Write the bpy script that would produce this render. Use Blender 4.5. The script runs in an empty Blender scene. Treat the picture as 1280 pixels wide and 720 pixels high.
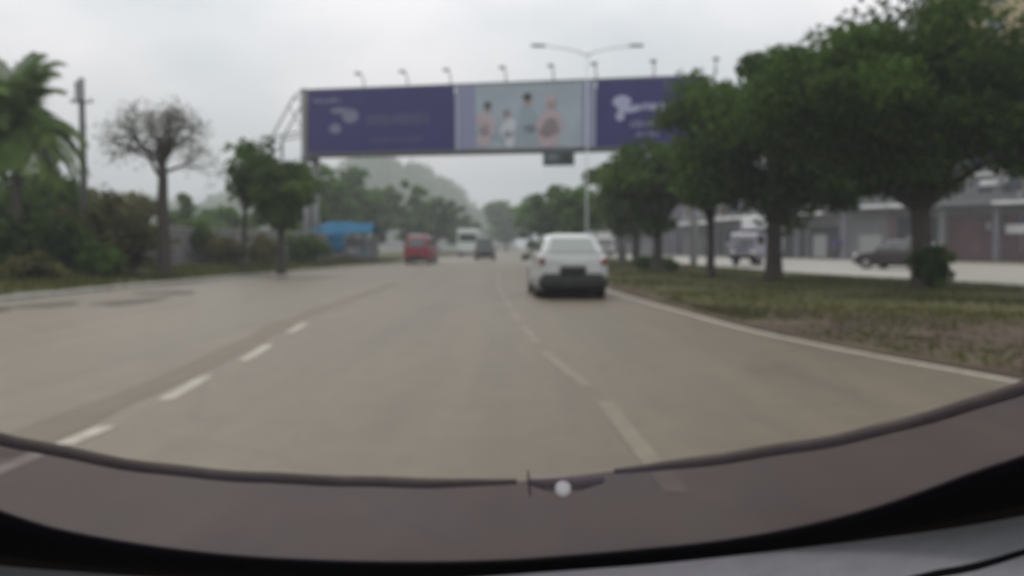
import bpy, bmesh, math, random, zlib
import numpy as np
from mathutils import Vector, Matrix, Quaternion

random.seed(11)
rng = np.random.default_rng(7)
R = math.radians
scn = bpy.context.scene
COL = scn.collection

# ------------------------------------------------------------------ camera
FPX, CX, CY, HOR, CAMH = 1100.0, 640.0, 360.0, 308.0, 1.25
PITCH = math.atan((CY - HOR) / FPX)
cam_d = bpy.data.cameras.new('camera')
cam = bpy.data.objects.new('camera', cam_d)
COL.objects.link(cam)
cam.location = (0, 0, CAMH)
cam.rotation_euler = (math.pi / 2 - PITCH, 0, 0)
cam_d.sensor_width = 36.0
cam_d.lens = 36.0 * FPX / 1280.0
cam_d.clip_start = 0.05
cam_d.clip_end = 5000
cam_d.dof.use_dof = True            # the little camera is focused too close: everything is soft
cam_d.dof.focus_distance = 0.22
cam_d.dof.aperture_fstop = 17.5
scn.camera = cam

# ------------------------------------------------------------------ sky, sun, exposure
SUN_DIR = Vector((-0.30, 0.62, 1.0)).normalized()      # towards the sun
world = bpy.data.worlds.new('World')
scn.world = world
world.use_nodes = True
wn, wl = world.node_tree.nodes, world.node_tree.links
wn.clear()
sky = wn.new('ShaderNodeTexSky')
sky.sky_type = 'NISHITA'
sky.sun_disc = False
sky.sun_elevation = math.asin(SUN_DIR.z)
sky.sun_rotation = math.atan2(SUN_DIR.x, SUN_DIR.y)
sky.air_density = 1.2
sky.dust_density = 4.0
tc = wn.new('ShaderNodeTexCoord')
mp = wn.new('ShaderNodeMapping')
mp.inputs['Scale'].default_value = (1.0, 1.0, 2.2)
mp.inputs['Location'].default_value = (5.2, 0.3, 1.4)
nz = wn.new('ShaderNodeTexNoise')
nz.inputs['Scale'].default_value = 2.6
nz.inputs['Detail'].default_value = 5.0
nz.inputs['Roughness'].default_value = 0.5
cr = wn.new('ShaderNodeValToRGB')
cr.color_ramp.elements[0].position = 0.34
cr.color_ramp.elements[0].color = (0.74, 0.83, 0.85, 1)
cr.color_ramp.elements[1].position = 0.66
cr.color_ramp.elements[1].color = (1.18, 1.15, 1.17, 1)
sc = wn.new('ShaderNodeVectorMath')
sc.operation = 'SCALE'
sc.inputs['Scale'].default_value = 10.0
mx = wn.new('ShaderNodeMix')
mx.data_type = 'RGBA'
mx.inputs[0].default_value = 0.9
bg = wn.new('ShaderNodeBackground')
bg.inputs['Strength'].default_value = 0.1
wo = wn.new('ShaderNodeOutputWorld')
wl.new(tc.outputs['Generated'], mp.inputs['Vector'])
wl.new(mp.outputs[0], nz.inputs['Vector'])
wl.new(nz.outputs['Fac'], cr.inputs[0])
# overcast vault: brighter overhead than at the horizon
sx_ = wn.new('ShaderNodeSeparateXYZ')
mr = wn.new('ShaderNodeMapRange')
mr.inputs['From Min'].default_value = 0.0
mr.inputs['From Max'].default_value = 0.40
mr.inputs['To Min'].default_value = 0.56
mr.inputs['To Max'].default_value = 1.12
vs_ = wn.new('ShaderNodeVectorMath')
vs_.operation = 'SCALE'
wl.new(tc.outputs['Generated'], sx_.inputs[0])
wl.new(sx_.outputs['Z'], mr.inputs['Value'])
wl.new(cr.outputs[0], vs_.inputs[0])
wl.new(mr.outputs[0], vs_.inputs['Scale'])
wl.new(vs_.outputs[0], sc.inputs[0])
wl.new(sky.outputs[0], mx.inputs[6])
wl.new(sc.outputs[0], mx.inputs[7])
wl.new(mx.outputs[2], bg.inputs['Color'])
wl.new(bg.outputs[0], wo.inputs['Surface'])

sun_d = bpy.data.lights.new('sun', 'SUN')
sun_d.energy = 1.5
sun_d.angle = R(14)
sun_d.color = (1.0, 0.96, 0.9)
sun = bpy.data.objects.new('sun', sun_d)
COL.objects.link(sun)
sun.location = (-20, 40, 60)
sun.rotation_euler = (-SUN_DIR).to_track_quat('-Z', 'Y').to_euler()

scn.view_settings.view_transform = 'Standard'
scn.view_settings.look = 'None'
scn.view_settings.gamma = 1.0
scn.view_settings.exposure = 0.0
scn.view_settings.use_curve_mapping = False

# ------------------------------------------------------------------ pixel -> place
_cp, _sp = math.cos(PITCH), math.sin(PITCH)
def ray(x, y):
    dx = (x - CX) / FPX
    dv = -(y - CY) / FPX
    return Vector((dx, _cp + dv * _sp, dv * _cp - _sp))
def ground(x, y, z=0.0):
    d = ray(x, y)
    t = (z - CAMH) / d.z
    return Vector((d.x * t, d.y * t, z))
def at(x, y, Y):
    d = ray(x, y)
    t = Y / d.y
    return Vector((d.x * t, Y, CAMH + d.z * t))

# ------------------------------------------------------------------ materials
MATS = {}
def mat(name, col, rough=0.7, metal=0.0, var=0.15, scale=6.0, spec=0.4, bump=0.0, bscale=40.0,
        coat=0.0, trans=0.0):
    if name in MATS:
        return MATS[name]
    m = bpy.data.materials.new(name)
    m.use_nodes = True
    n, l = m.node_tree.nodes, m.node_tree.links
    p = n['Principled BSDF']
    p.inputs['Roughness'].default_value = rough
    p.inputs['Metallic'].default_value = metal
    p.inputs['Specular IOR Level'].default_value = spec
    p.inputs['Coat Weight'].default_value = coat
    p.inputs['Coat Roughness'].default_value = 0.08
    t = n.new('ShaderNodeTexCoord')
    nn = n.new('ShaderNodeTexNoise')
    nn.inputs['Scale'].default_value = scale
    nn.inputs['Detail'].default_value = 6
    nn.inputs['Roughness'].default_value = 0.65
    l.new(t.outputs['Object'], nn.inputs['Vector'])
    r = n.new('ShaderNodeValToRGB')
    r.color_ramp.elements[0].position = 0.3
    r.color_ramp.elements[1].position = 0.7
    r.color_ramp.elements[0].color = tuple(max(0, c * (1 - var)) for c in col) + (1,)
    r.color_ramp.elements[1].color = tuple(min(1, c * (1 + var)) for c in col) + (1,)
    l.new(nn.outputs['Fac'], r.inputs[0])
    l.new(r.outputs[0], p.inputs['Base Color'])
    if bump:
        b = n.new('ShaderNodeBump')
        b.inputs['Strength'].default_value = bump
        b.inputs['Distance'].default_value = 0.02
        n2 = n.new('ShaderNodeTexNoise')
        n2.inputs['Scale'].default_value = bscale
        n2.inputs['Detail'].default_value = 4
        l.new(t.outputs['Object'], n2.inputs['Vector'])
        l.new(n2.outputs['Fac'], b.inputs['Height'])
        l.new(b.outputs[0], p.inputs['Normal'])
    MATS[name] = m
    return m

def leaf_mat(name, col, var=0.5):
    """foliage: per-leaf brightness from the 'tone' face attribute, some light passing through"""
    if name in MATS:
        return MATS[name]
    m = bpy.data.materials.new(name)
    m.use_nodes = True
    n, l = m.node_tree.nodes, m.node_tree.links
    p = n['Principled BSDF']
    p.inputs['Roughness'].default_value = 0.8
    p.inputs['Specular IOR Level'].default_value = 0.1
    a = n.new('ShaderNodeAttribute')
    a.attribute_name = 'tone'
    r = n.new('ShaderNodeValToRGB')
    r.color_ramp.elements[0].color = tuple(c * (1 - var) for c in col) + (1,)
    r.color_ramp.elements[1].color = (col[0] * (1 + var * 1.3), col[1] * (1 + var), col[2] * (1 + var * .6), 1)
    l.new(a.outputs['Fac'], r.inputs[0])
    l.new(r.outputs[0], p.inputs['Base Color'])
    tr = n.new('ShaderNodeBsdfTranslucent')
    l.new(r.outputs[0], tr.inputs['Color'])
    ms = n.new('ShaderNodeMixShader')
    ms.inputs[0].default_value = 0.42
    l.new(p.outputs[0], ms.inputs[1])
    l.new(tr.outputs[0], ms.inputs[2])
    l.new(ms.outputs[0], n['Material Output'].inputs['Surface'])
    MATS[name] = m
    return m

def road_mat(name, base, lane_wear=True):
    m = bpy.data.materials.new(name)
    m.use_nodes = True
    n, l = m.node_tree.nodes, m.node_tree.links
    p = n['Principled BSDF']
    p.inputs['Roughness'].default_value = 0.5
    p.inputs['Specular IOR Level'].default_value = 0.5
    t = n.new('ShaderNodeTexCoord')
    def noise(sc, stretch, det=5, ro=0.6):
        mpn = n.new('ShaderNodeMapping')
        mpn.inputs['Scale'].default_value = stretch
        l.new(t.outputs['Object'], mpn.inputs['Vector'])
        x = n.new('ShaderNodeTexNoise')
        x.inputs['Scale'].default_value = sc
        x.inputs['Detail'].default_value = det
        x.inputs['Roughness'].default_value = ro
        l.new(mpn.outputs[0], x.inputs['Vector'])
        return x
    def ramp(src, p0, c0, p1, c1):
        r = n.new('ShaderNodeValToRGB')
        r.color_ramp.elements[0].position = p0
        r.color_ramp.elements[1].position = p1
        r.color_ramp.elements[0].color = (*c0, 1)
        r.color_ramp.elements[1].color = (*c1, 1)
        l.new(src.outputs['Fac'], r.inputs[0])
        return r
    def mul(a, b, f=1.0):
        x = n.new('ShaderNodeMix')
        x.data_type = 'RGBA'
        x.blend_type = 'MULTIPLY'
        x.inputs[0].default_value = f
        l.new(a.outputs[0] if a.bl_idname != 'ShaderNodeMix' else a.outputs[2], x.inputs[6])
        l.new(b.outputs[0] if b.bl_idname != 'ShaderNodeMix' else b.outputs[2], x.inputs[7])
        return x
    dk = tuple(c * 0.88 for c in base)
    lt = tuple(c * 1.1 for c in base)
    c = ramp(noise(0.35, (1, 0.35, 1)), 0.32, dk, 0.68, lt)
    c = mul(c, ramp(noise(1.0, (1.6, 0.05, 1), 3), 0.3, (0.80, 0.79, 0.78), 0.7, (1.10, 1.09, 1.07)))
    c = mul(c, ramp(noise(3.0, (1, 0.7, 1), 6, 0.7), 0.35, (0.87, 0.86, 0.85), 0.62, (1.06, 1.06, 1.05)))
    c = mul(c, ramp(noise(90, (1, 1, 1), 2), 0.3, (0.86, 0.86, 0.86), 0.7, (1.1, 1.1, 1.1)))
    vo = n.new('ShaderNodeTexVoronoi')
    vo.feature = 'DISTANCE_TO_EDGE'
    vo.inputs['Scale'].default_value = 0.33
    wv = n.new('ShaderNodeMix'); wv.data_type = 'VECTOR'
    wv.inputs[0].default_value = .25
    l.new(t.outputs['Object'], wv.inputs[4])
    l.new(noise(1.5, (1, 1, 1), 6).outputs['Color'], wv.inputs[5])
    l.new(wv.outputs[1], vo.inputs['Vector'])
    r_ = n.new('ShaderNodeValToRGB')
    r_.color_ramp.elements[0].position = 0.0; r_.color_ramp.elements[0].color = (.62, .60, .58, 1)
    r_.color_ramp.elements[1].position = 0.012; r_.color_ramp.elements[1].color = (1, 1, 1, 1)
    l.new(vo.outputs['Distance'], r_.inputs[0])
    c = mul(c, r_, .42)
    c = mul(c, ramp(noise(0.9, (1, .45, 1), 4, .6), 0.26, (0.72, 0.71, 0.70), 0.42, (1.0, 1.0, 1.0)))
    l.new(c.outputs[2], p.inputs['Base Color'])
    b = n.new('ShaderNodeBump')
    b.inputs['Strength'].default_value = 0.25
    b.inputs['Distance'].default_value = 0.01
    l.new(noise(120, (1, 1, 1), 2).outputs['Fac'], b.inputs['Height'])
    l.new(b.outputs[0], p.inputs['Normal'])
    MATS[name] = m
    return m

def ground_mat(name, c1, c2, c3, s=0.5):
    m = bpy.data.materials.new(name)
    m.use_nodes = True
    n, l = m.node_tree.nodes, m.node_tree.links
    p = n['Principled BSDF']
    p.inputs['Roughness'].default_value = 0.95
    p.inputs['Specular IOR Level'].default_value = 0.15
    t = n.new('ShaderNodeTexCoord')
    a = n.new('ShaderNodeTexNoise'); a.inputs['Scale'].default_value = s; a.inputs['Detail'].default_value = 8
    a.inputs['Roughness'].default_value = 0.65
    l.new(t.outputs['Object'], a.inputs['Vector'])
    r = n.new('ShaderNodeValToRGB')
    r.color_ramp.elements[0].position = 0.36; r.color_ramp.elements[0].color = (*c1, 1)
    r.color_ramp.elements[1].position = 0.64; r.color_ramp.elements[1].color = (*c3, 1)
    e = r.color_ramp.elements.new(0.5); e.color = (*c2, 1)
    l.new(a.outputs['Fac'], r.inputs[0])
    l.new(r.outputs[0], p.inputs['Base Color'])
    b = n.new('ShaderNodeBump'); b.inputs['Strength'].default_value = 0.6; b.inputs['Distance'].default_value = 0.05
    a2 = n.new('ShaderNodeTexNoise'); a2.inputs['Scale'].default_value = 12; a2.inputs['Detail'].default_value = 5
    l.new(t.outputs['Object'], a2.inputs['Vector'])
    l.new(a2.outputs['Fac'], b.inputs['Height'])
    l.new(b.outputs[0], p.inputs['Normal'])
    MATS[name] = m
    return m

ASPHALT = road_mat('asphalt', (0.110, 0.083, 0.049))
ASPHALT2 = road_mat('asphalt_pale', (0.29, 0.275, 0.24))
PAINT = mat('road_paint', (0.33, 0.30, 0.25), 0.75, var=0.35, scale=5)
PAINT_WORN = mat('road_paint_worn', (0.17, 0.145, 0.11), 0.8, var=0.18, scale=3)
PAINT_FAINT = mat('road_paint_faint', (0.146, 0.117, 0.080), 0.5, var=0.28, scale=2.5)
TREE_SHADE = mat('road_painted_shade', (0.075, 0.064, 0.048), 0.85, var=0.3, scale=2)  # dark road colour standing in for tree shade
SEAL = mat('road_seal', (0.099, 0.075, 0.046), 0.62, var=0.12, scale=1.2)
KERB = mat('kerb_concrete', (0.30, 0.29, 0.26), 0.85, var=0.3, scale=3)
EARTH = ground_mat('earth', (0.048, 0.034, 0.027), (0.078, 0.055, 0.042), (0.090, 0.080, 0.046), 1.3)
GRASS_G = ground_mat('grass_ground', (0.045, 0.05, 0.018), (0.068, 0.066, 0.026), (0.10, 0.078, 0.042), 0.6)
LAND = ground_mat('land', (0.07, 0.075, 0.035), (0.10, 0.09, 0.055), (0.14, 0.12, 0.08), 0.15)
BLADE = leaf_mat('grass_blade', (0.075, 0.085, 0.030), 0.4)
BARK = mat('bark', (0.07, 0.06, 0.054), 0.95, var=0.4, scale=9, spec=0.1, bump=0.8, bscale=25)
BARK2 = mat('bark_grey', (0.09, 0.08, 0.072), 0.95, var=0.35, scale=8, spec=0.1, bump=0.6, bscale=25)
LEAF_D = leaf_mat('leaf_dark', (0.055, 0.102, 0.022))
LEAF_M = leaf_mat('leaf_mid', (0.074, 0.126, 0.034))
LEAF_P = leaf_mat('leaf_palm', (0.11, 0.18, 0.055))
LEAF_O = leaf_mat('leaf_olive', (0.095, 0.098, 0.042))
LEAF_F = leaf_mat('leaf_far', (0.085, 0.160, 0.042))
STEEL = mat('galvanised', (0.30, 0.30, 0.31), 0.55, 0.3, var=0.15)
STEEL_L = mat('galvanised_pale', (0.55, 0.55, 0.56), 0.5, 0.1, var=0.1)
STEEL_D = mat('steel_dark', (0.16, 0.16, 0.17), 0.6, 0.2, var=0.2)
BLUE = mat('billboard_blue', (0.016, 0.010, 0.135), 0.6, var=0.12, scale=0.6)
BLUE_T = mat('billboard_blue_light', (0.065, 0.06, 0.165), 0.6, var=0.1)
PALE = mat('billboard_pale', (0.36, 0.42, 0.47), 0.6, var=0.16, scale=0.35)
LAV = mat('billboard_lavender', (0.26, 0.27, 0.42), 0.6, var=0.1)
TXT = mat('billboard_print', (0.42, 0.42, 0.60), 0.6, var=0.1)
TXT_D = mat('billboard_print_dim', (0.20, 0.20, 0.30), 0.6, var=0.1)
PALE_W = mat('print_white', (0.58, 0.60, 0.64), 0.6)
HAIR = mat('print_hair', (0.05, 0.045, 0.05), 0.6)
SKIN = mat('print_skin', (0.40, 0.28, 0.25), 0.6)
CLO1 = mat('print_cloth_pink', (0.48, 0.38, 0.41), 0.6)
CLO2 = mat('print_cloth_grey', (0.30, 0.37, 0.42), 0.6)
CLO3 = mat('print_cloth_brown', (0.24, 0.19, 0.20), 0.6)
SIGN_G = mat('sign_green', (0.03, 0.06, 0.06), 0.5, var=0.2)
WHITE_CAR = mat('car_white', (0.50, 0.515, 0.505), 0.3, var=0.03, coat=0.6)
RED_CAR = mat('car_red', (0.27, 0.015, 0.035), 0.4, var=0.06, coat=0.4)
GREY_CAR = mat('car_grey', (0.15, 0.155, 0.16), 0.35, 0.2, var=0.05, coat=0.4)
DARK_CAR = mat('car_dark', (0.032, 0.018, 0.019), 0.55, var=0.05, coat=0.1)
LAV_CAR = mat('truck_lavender', (0.33, 0.31, 0.38), 0.45, var=0.06)
CREAM_CAR = mat('vehicle_cream', (0.55, 0.53, 0.52), 0.45, var=0.06)
BUS_CAR = mat('bus_pale_green', (0.66, 0.72, 0.68), 0.45, var=0.06)
TRIM = mat('black_trim', (0.018, 0.018, 0.017), 0.65, var=0.15)
TYRE = mat('tyre', (0.018, 0.018, 0.018), 0.85, var=0.2)
RIM = mat('rim', (0.35, 0.35, 0.36), 0.4, 0.7)
GLASS = mat('vehicle_glass', (0.02, 0.024, 0.025), 0.06, var=0.02, spec=0.9, coat=1.0)
LAMP_R = mat('tail_lamp', (0.20, 0.025, 0.025), 0.25, coat=0.6)
LAMP_W = mat('head_lamp', (0.75, 0.75, 0.72), 0.2, coat=0.8)
PLATE = mat('number_plate', (0.03, 0.03, 0.03), 0.5)
BOX_W = mat('box_white', (0.9, 0.9, 0.89), 0.5, var=0.05)
TARP = mat('tarp_blue', (0.022, 0.125, 0.24), 0.9, var=0.3, scale=1.2, spec=0.1)
TARP2 = mat('tarp_teal', (0.03, 0.19, 0.25), 0.9, var=0.3, scale=1.2, spec=0.1)
CLOTH = mat('pale_cloth', (0.36, 0.35, 0.36), 0.9, var=0.2)
WALLG = mat('wall_render', (0.19, 0.178, 0.185), 0.95, var=0.35, scale=0.8)
B_GREY = mat('shop_grey', (0.20, 0.20, 0.205), 0.9, var=0.2, scale=0.7)
B_PALE = mat('shop_pale', (0.74, 0.73, 0.72), 0.8, var=0.12, scale=1)
B_LAV = mat('shop_lavender', (0.19, 0.18, 0.215), 0.85, var=0.12, scale=1)
B_RED = mat('shop_red', (0.125, 0.065, 0.07), 0.8, var=0.2, scale=1)
B_BRICK = mat('shop_brown', (0.16, 0.085, 0.07), 0.85, var=0.25, scale=1.5)
B_DARK = mat('shop_opening', (0.045, 0.045, 0.05), 0.7, var=0.3, scale=1)
B_YEL = mat('block_yellow', (0.46, 0.36, 0.19), 0.9, var=0.1, scale=0.3)
B_BLUE = mat('shop_sign_blue', (0.04, 0.05, 0.17), 0.5, var=0.1)
WIN = mat('window_glass', (0.05, 0.06, 0.065), 0.1, spec=0.7, var=0.1)
FRAME = mat('window_frame', (0.38, 0.38, 0.38), 0.6, var=0.1)
WOODPOLE = mat('pole_concrete', (0.13, 0.125, 0.12), 0.9, var=0.2)
HILL = ground_mat('hill_cover', (0.05, 0.065, 0.04), (0.07, 0.08, 0.05), (0.10, 0.095, 0.07), 0.05)
DASH = mat('dashboard_vinyl', (0.28, 0.28, 0.29), 0.75, var=0.12, scale=30, bump=0.3, bscale=400)
FRIT = mat('black_frit', (0.003, 0.0025, 0.004), 0.75, var=0.2, spec=0.1)
RUBBER = mat('wiper_rubber', (0.075, 0.060, 0.054), 0.8, var=0.25, scale=20, spec=0.2)
EGO = mat('own_car_paint', (0.20, 0.20, 0.21), 0.4, coat=0.5)
NOZ = mat('nozzle_pale', (0.66, 0.63, 0.64), 0.3, var=0.03)
NOZ_D = mat('nozzle_base', (0.15, 0.125, 0.12), 0.7)

# ------------------------------------------------------------------ builders
class MB:
    """collects shapes; build() links them as one mesh object"""
    def __init__(s):
        s.v, s.f, s.sm = [], [], []
    def add(s, vs, fs, smooth=False):
        o = len(s.v)
        s.v += [tuple(v) for v in vs]
        s.f += [tuple(i + o for i in f) for f in fs]
        s.sm += [smooth] * len(fs)
        return s
    def box(s, c, d, rz=0.0, bev=0.0):
        hx, hy, hz = d[0] / 2, d[1] / 2, d[2] / 2
        cr_, sr_ = math.cos(rz), math.sin(rz)
        def T(x, y, z):
            return (c[0] + x * cr_ - y * sr_, c[1] + x * sr_ + y * cr_, c[2] + z)
        if bev <= 0:
            vs = [T(x, y, z) for z in (-hz, hz) for (x, y) in ((-hx, -hy), (hx, -hy), (hx, hy), (-hx, hy))]
            fs = [(3, 2, 1, 0), (4, 5, 6, 7), (0, 1, 5, 4), (1, 2, 6, 5), (2, 3, 7, 6), (3, 0, 4, 7)]
            return s.add(vs, fs)
        b = min(bev, hx * .9, hy * .9, hz * .9)
        rings = []
        for (z, i) in ((-hz, b), (-hz + b, 0), (hz - b, 0), (hz, b)):
            X, Y = hx - i, hy - i
            q = b * .6
            rings.append([T(x, y, z) for (x, y) in ((-X + q, -Y), (X - q, -Y), (X, -Y + q), (X, Y - q), (X - q, Y), (-X + q, Y), (-X, Y - q), (-X, -Y + q))])
        return s.loft(rings, True, True)
    def loft(s, rings, cap0=True, cap1=True, smooth=False, closed=True):
        n = len(rings[0])
        vs = [p for r in rings for p in r]
        fs = []
        for k in range(len(rings) - 1):
            for i in range(n if closed else n - 1):
                j = (i + 1) % n
                fs.append((k * n + i, k * n + j, (k + 1) * n + j, (k + 1) * n + i))
        s.add(vs, fs, smooth)
        o = len(s.v) - len(vs)
        if cap0:
            s.f.append(tuple(o + i for i in reversed(range(n)))); s.sm.append(False)
        if cap1:
            s.f.append(tuple(o + (len(rings) - 1) * n + i for i in range(n))); s.sm.append(False)
        return s
    def tube(s, pts, rad, n=8, smooth=True, flat=1.0):
        pts = [Vector(p) for p in pts]
        if not hasattr(rad, '__len__'):
            rad = [rad] * len(pts)
        rings = []
        up = Vector((0, 0, 1))
        for i, p in enumerate(pts):
            t = (pts[min(i + 1, len(pts) - 1)] - pts[max(i - 1, 0)])
            if t.length < 1e-6:
                t = Vector((0, 0, 1))
            t.normalize()
            a = t.cross(up)
            if a.length < 0.05:
                a = t.cross(Vector((1, 0, 0)))
            a.normalize()
            b = a.cross(t)
            rings.append([p + (a * math.cos(2 * math.pi * k / n) + b * flat * math.sin(2 * math.pi * k / n)) * rad[i] for k in range(n)])
        return s.loft(rings, True, True, smooth)
    def disc(s, c, axis, r, th, n=20):
        c, axis = Vector(c), Vector(axis).normalized()
        return s.tube([c - axis * th / 2, c + axis * th / 2], [r, r], n, False)
    def prism(s, poly, axis, a0, a1):
        """poly of 2D points extruded along axis 'x','y' or 'z' from a0 to a1"""
        def P(u, v, a):
            return (a, u, v) if axis == 'x' else ((u, a, v) if axis == 'y' else (u, v, a))
        return s.loft([[P(u, v, a0) for u, v in poly], [P(u, v, a1) for u, v in poly]])
    def quad(s, a, b, c, d):
        return s.add([a, b, c, d], [(0, 1, 2, 3)])
    def slab(s, quad4, th):
        """thin solid standing th proud of the quad along its normal"""
        q = [Vector(p) for p in quad4]
        nrm = (q[1] - q[0]).cross(q[3] - q[0]).normalized() * th
        return s.loft([[p for p in q], [p + nrm for p in q]])
    def build(s, name, m, parent=None, recalc=True):
        me = bpy.data.meshes.new(name)
        me.from_pydata(s.v, [], s.f)
        if recalc:
            bm = bmesh.new(); bm.from_mesh(me)
            bmesh.ops.recalc_face_normals(bm, faces=bm.faces)
            bm.to_mesh(me); bm.free()
        me.polygons.foreach_set('use_smooth', s.sm)
        me.materials.append(m)
        return link(name, me, parent)

def link(name, me, parent=None):
    o = bpy.data.objects.new(name, me)
    COL.objects.link(o)
    if parent is not None:
        o.parent = parent
    return o
def tag(o, label=None, cat=None, group=None, kind=None):
    if label: o['label'] = label
    if cat: o['category'] = cat
    if group: o['group'] = group
    if kind: o['kind'] = kind
    return o
def thing(name, label, cat, loc, rz=0.0, group=None):
    o = bpy.data.objects.new(name, None)
    o.empty_display_size = 0.3
    COL.objects.link(o)
    o.location = loc
    o.rotation_euler = (0, 0, rz)
    return tag(o, label, cat, group)

def tris_mesh(name, V, F, m, tone=None):
    """big numpy mesh of quads"""
    me = bpy.data.meshes.new(name)
    nq = len(F)
    me.vertices.add(len(V)); me.vertices.foreach_set('co', V.astype(np.float32).ravel())
    me.loops.add(nq * 4); me.loops.foreach_set('vertex_index', F.astype(np.int32).ravel())
    me.polygons.add(nq)
    me.polygons.foreach_set('loop_start', np.arange(0, nq * 4, 4, dtype=np.int32))
    me.polygons.foreach_set('loop_total', np.full(nq, 4, dtype=np.int32))
    me.update(calc_edges=True)
    if tone is not None:
        a = me.attributes.new('tone', 'FLOAT', 'FACE')
        a.data.foreach_set('value', tone.astype(np.float32))
    me.materials.append(m)
    me.validate()
    return me

def leaf_quads(P, size, tone=None, flatten=0.0):
    """one pointed leaf-like quad per point, random way up"""
    n = len(P)
    a = rng.normal(size=(n, 3)); a /= np.linalg.norm(a, axis=1, keepdims=True)
    b = rng.normal(size=(n, 3))
    b[:, 2] *= (1 - flatten)
    b -= a * (a * b).sum(1, keepdims=True); b /= np.linalg.norm(b, axis=1, keepdims=True)
    s = size * rng.uniform(0.6, 1.35, (n, 1))
    L, W = a * s, b * s * 0.42
    V = np.stack([P - L * .5, P + W - L * .08, P + L * .5, P - W - L * .08], 1).reshape(-1, 3)
    F = np.arange(n * 4).reshape(n, 4)
    if tone is None:
        tone = rng.uniform(0, 1, n)
    return V, F, tone

SEEDS = {}
def crown_points(center, rad, nclump, nleaf, clump_r, shell=0.55, seed=None):
    c, r = np.array(center), np.array(rad)
    d = rng.normal(size=(nclump, 3)); d /= np.linalg.norm(d, axis=1, keepdims=True)
    rr = shell + (1 - shell) * rng.uniform(0, 1, (nclump, 1))
    rr[rng.uniform(size=nclump) < 0.22] *= 0.5
    ph = rng.uniform(0, 6.28, 4)
    az = np.arctan2(d[:, 1], d[:, 0])
    lobe = 1 + .08 * np.sin(2 * az + ph[0]) + .08 * np.sin(3 * az + ph[1] + 2 * d[:, 2]) + .09 * np.sin(5 * d[:, 2] + ph[2])
    C = c + d * rr * r * lobe[:, None] * rng.uniform(0.84, 1.12, (nclump, 1))
    ctone = rng.uniform(0.15, 0.85, nclump)
    cs = rng.uniform(0.6, 1.3, nclump)
    k = rng.integers(0, nclump, nleaf)
    g_ = rng.normal(size=(nleaf, 3))
    gl = np.linalg.norm(g_, axis=1, keepdims=True)
    g_ = np.where(gl > 2.1, g_ / gl * rng.uniform(.6, 2.1, (nleaf, 1)), g_)
    off = g_ * (clump_r * cs[k])[:, None] * np.array([.55, .55, .38])
    P = C[k] + off
    tone = np.clip(ctone[k] + rng.normal(0, .18, nleaf), 0, 1)
    return P, tone, C

def grow(mb, p, d, length, r, depth, spread=0.6, up=0.15, tips=None, n=7, kids=3, taper=.62, seg=3):
    """recursive limbs"""
    pts, rads = [p], [r]
    q, dd = p.copy(), d.copy()
    for i in range(seg):
        dd = (dd + Vector((random.gauss(0, .13), random.gauss(0, .13), random.gauss(up * .5, .08)))).normalized()
        q = q + dd * (length / seg)
        pts.append(q.copy()); rads.append(r * (1 - (1 - taper) * (i + 1) / seg))
    mb.tube(pts, rads, n)
    if depth == 0:
        if tips is not None: tips.append(q.copy())
        return
    for k in range(kids):
        ang = 2 * math.pi * (k + random.uniform(-.3, .3)) / kids
        a = dd.orthogonal().normalized()
        b = dd.cross(a)
        nd = (dd * (1 - spread * .35) + (a * math.cos(ang) + b * math.sin(ang)) * spread + Vector((0, 0, up))).normalized()
        grow(mb, q - dd * (length * random.uniform(0, .25)), nd, length * random.uniform(.6, .82), r * taper * .8, depth - 1, spread, up, tips, max(4, n - 1), kids, taper, seg)

def tree(label, base, height, crown_r, crown_c, crown_h, trunk_r, nleaf, leaf, m, bark=None, group=None,
         nclump=70, clump_r=0.8, name='tree', lean=(0, 0), fork=None, shell=0.55, cat='tree'):
    """trunk + crown; crown_c height of crown centre, crown_h its half height"""
    global rng
    rng = np.random.default_rng(zlib.crc32(label.encode()) + SEEDS.get(label[:14], 0))
    t = thing(name, label, cat, base, 0, group)
    P, tone, C = crown_points((lean[0], lean[1], crown_c), (crown_r, crown_r, crown_h), nclump, nleaf, clump_r, shell)
    P[:, 2] = np.maximum(P[:, 2], 0.4)
    mb = MB()
    fz = fork or max(0.9, (crown_c - crown_h) * 1.02)
    mb.tube([(0, 0, -.05), (0, 0, .12), (lean[0] * .1, lean[1] * .1, fz * .4), (lean[0] * .3, lean[1] * .3, fz)],
            [trunk_r * 1.5, trunk_r * 1.1, trunk_r * .95, trunk_r * .85], 10)
    top = Vector((lean[0] * .3, lean[1] * .3, fz))
    order = np.argsort(rng.uniform(size=len(C)))[:9]
    for i in order:
        e = Vector(C[i]); mid = top.lerp(e, .5) + Vector((0, 0, random.uniform(0, .35)))
        mb.tube([top - Vector((0, 0, .1)), top.lerp(mid, .5), mid, e], [trunk_r * .55, trunk_r * .42, trunk_r * .28, trunk_r * .1], 6)
    mb.build('trunk', bark or BARK, t)
    V, F, tn = leaf_quads(P, leaf, tone)
    link('crown', tris_mesh('crown', V, F, m, tn), t)
    return t

def shrub(label, base, r, h, nleaf, leaf, m, group=None, name='shrub', nclump=26):
    t = thing(name, label, 'shrub', base, 0, group)
    P, tone, C = crown_points((0, 0, h * .5), (r, r, h * .5), nclump, nleaf, min(r, h) * .42, .35)
    P[:, 2] = np.abs(P[:, 2]) + .02
    V, F, tn = leaf_quads(P, leaf, tone)
    link('foliage', tris_mesh('foliage', V, F, m, tn), t)
    mb = MB()
    for i in range(6):
        e = Vector(C[i])
        e.z = max(e.z, .25)
        mb.tube([(random.uniform(-.1, .1), random.uniform(-.1, .1), 0), e * .55 + Vector((0, 0, .1)), e], [.03, .02, .008], 5)
    mb.build('stem', BARK2, t)
    return t

# ------------------------------------------------------------------ setting: ground, roads
def structure(o):
    return tag(o, kind='structure')

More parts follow.
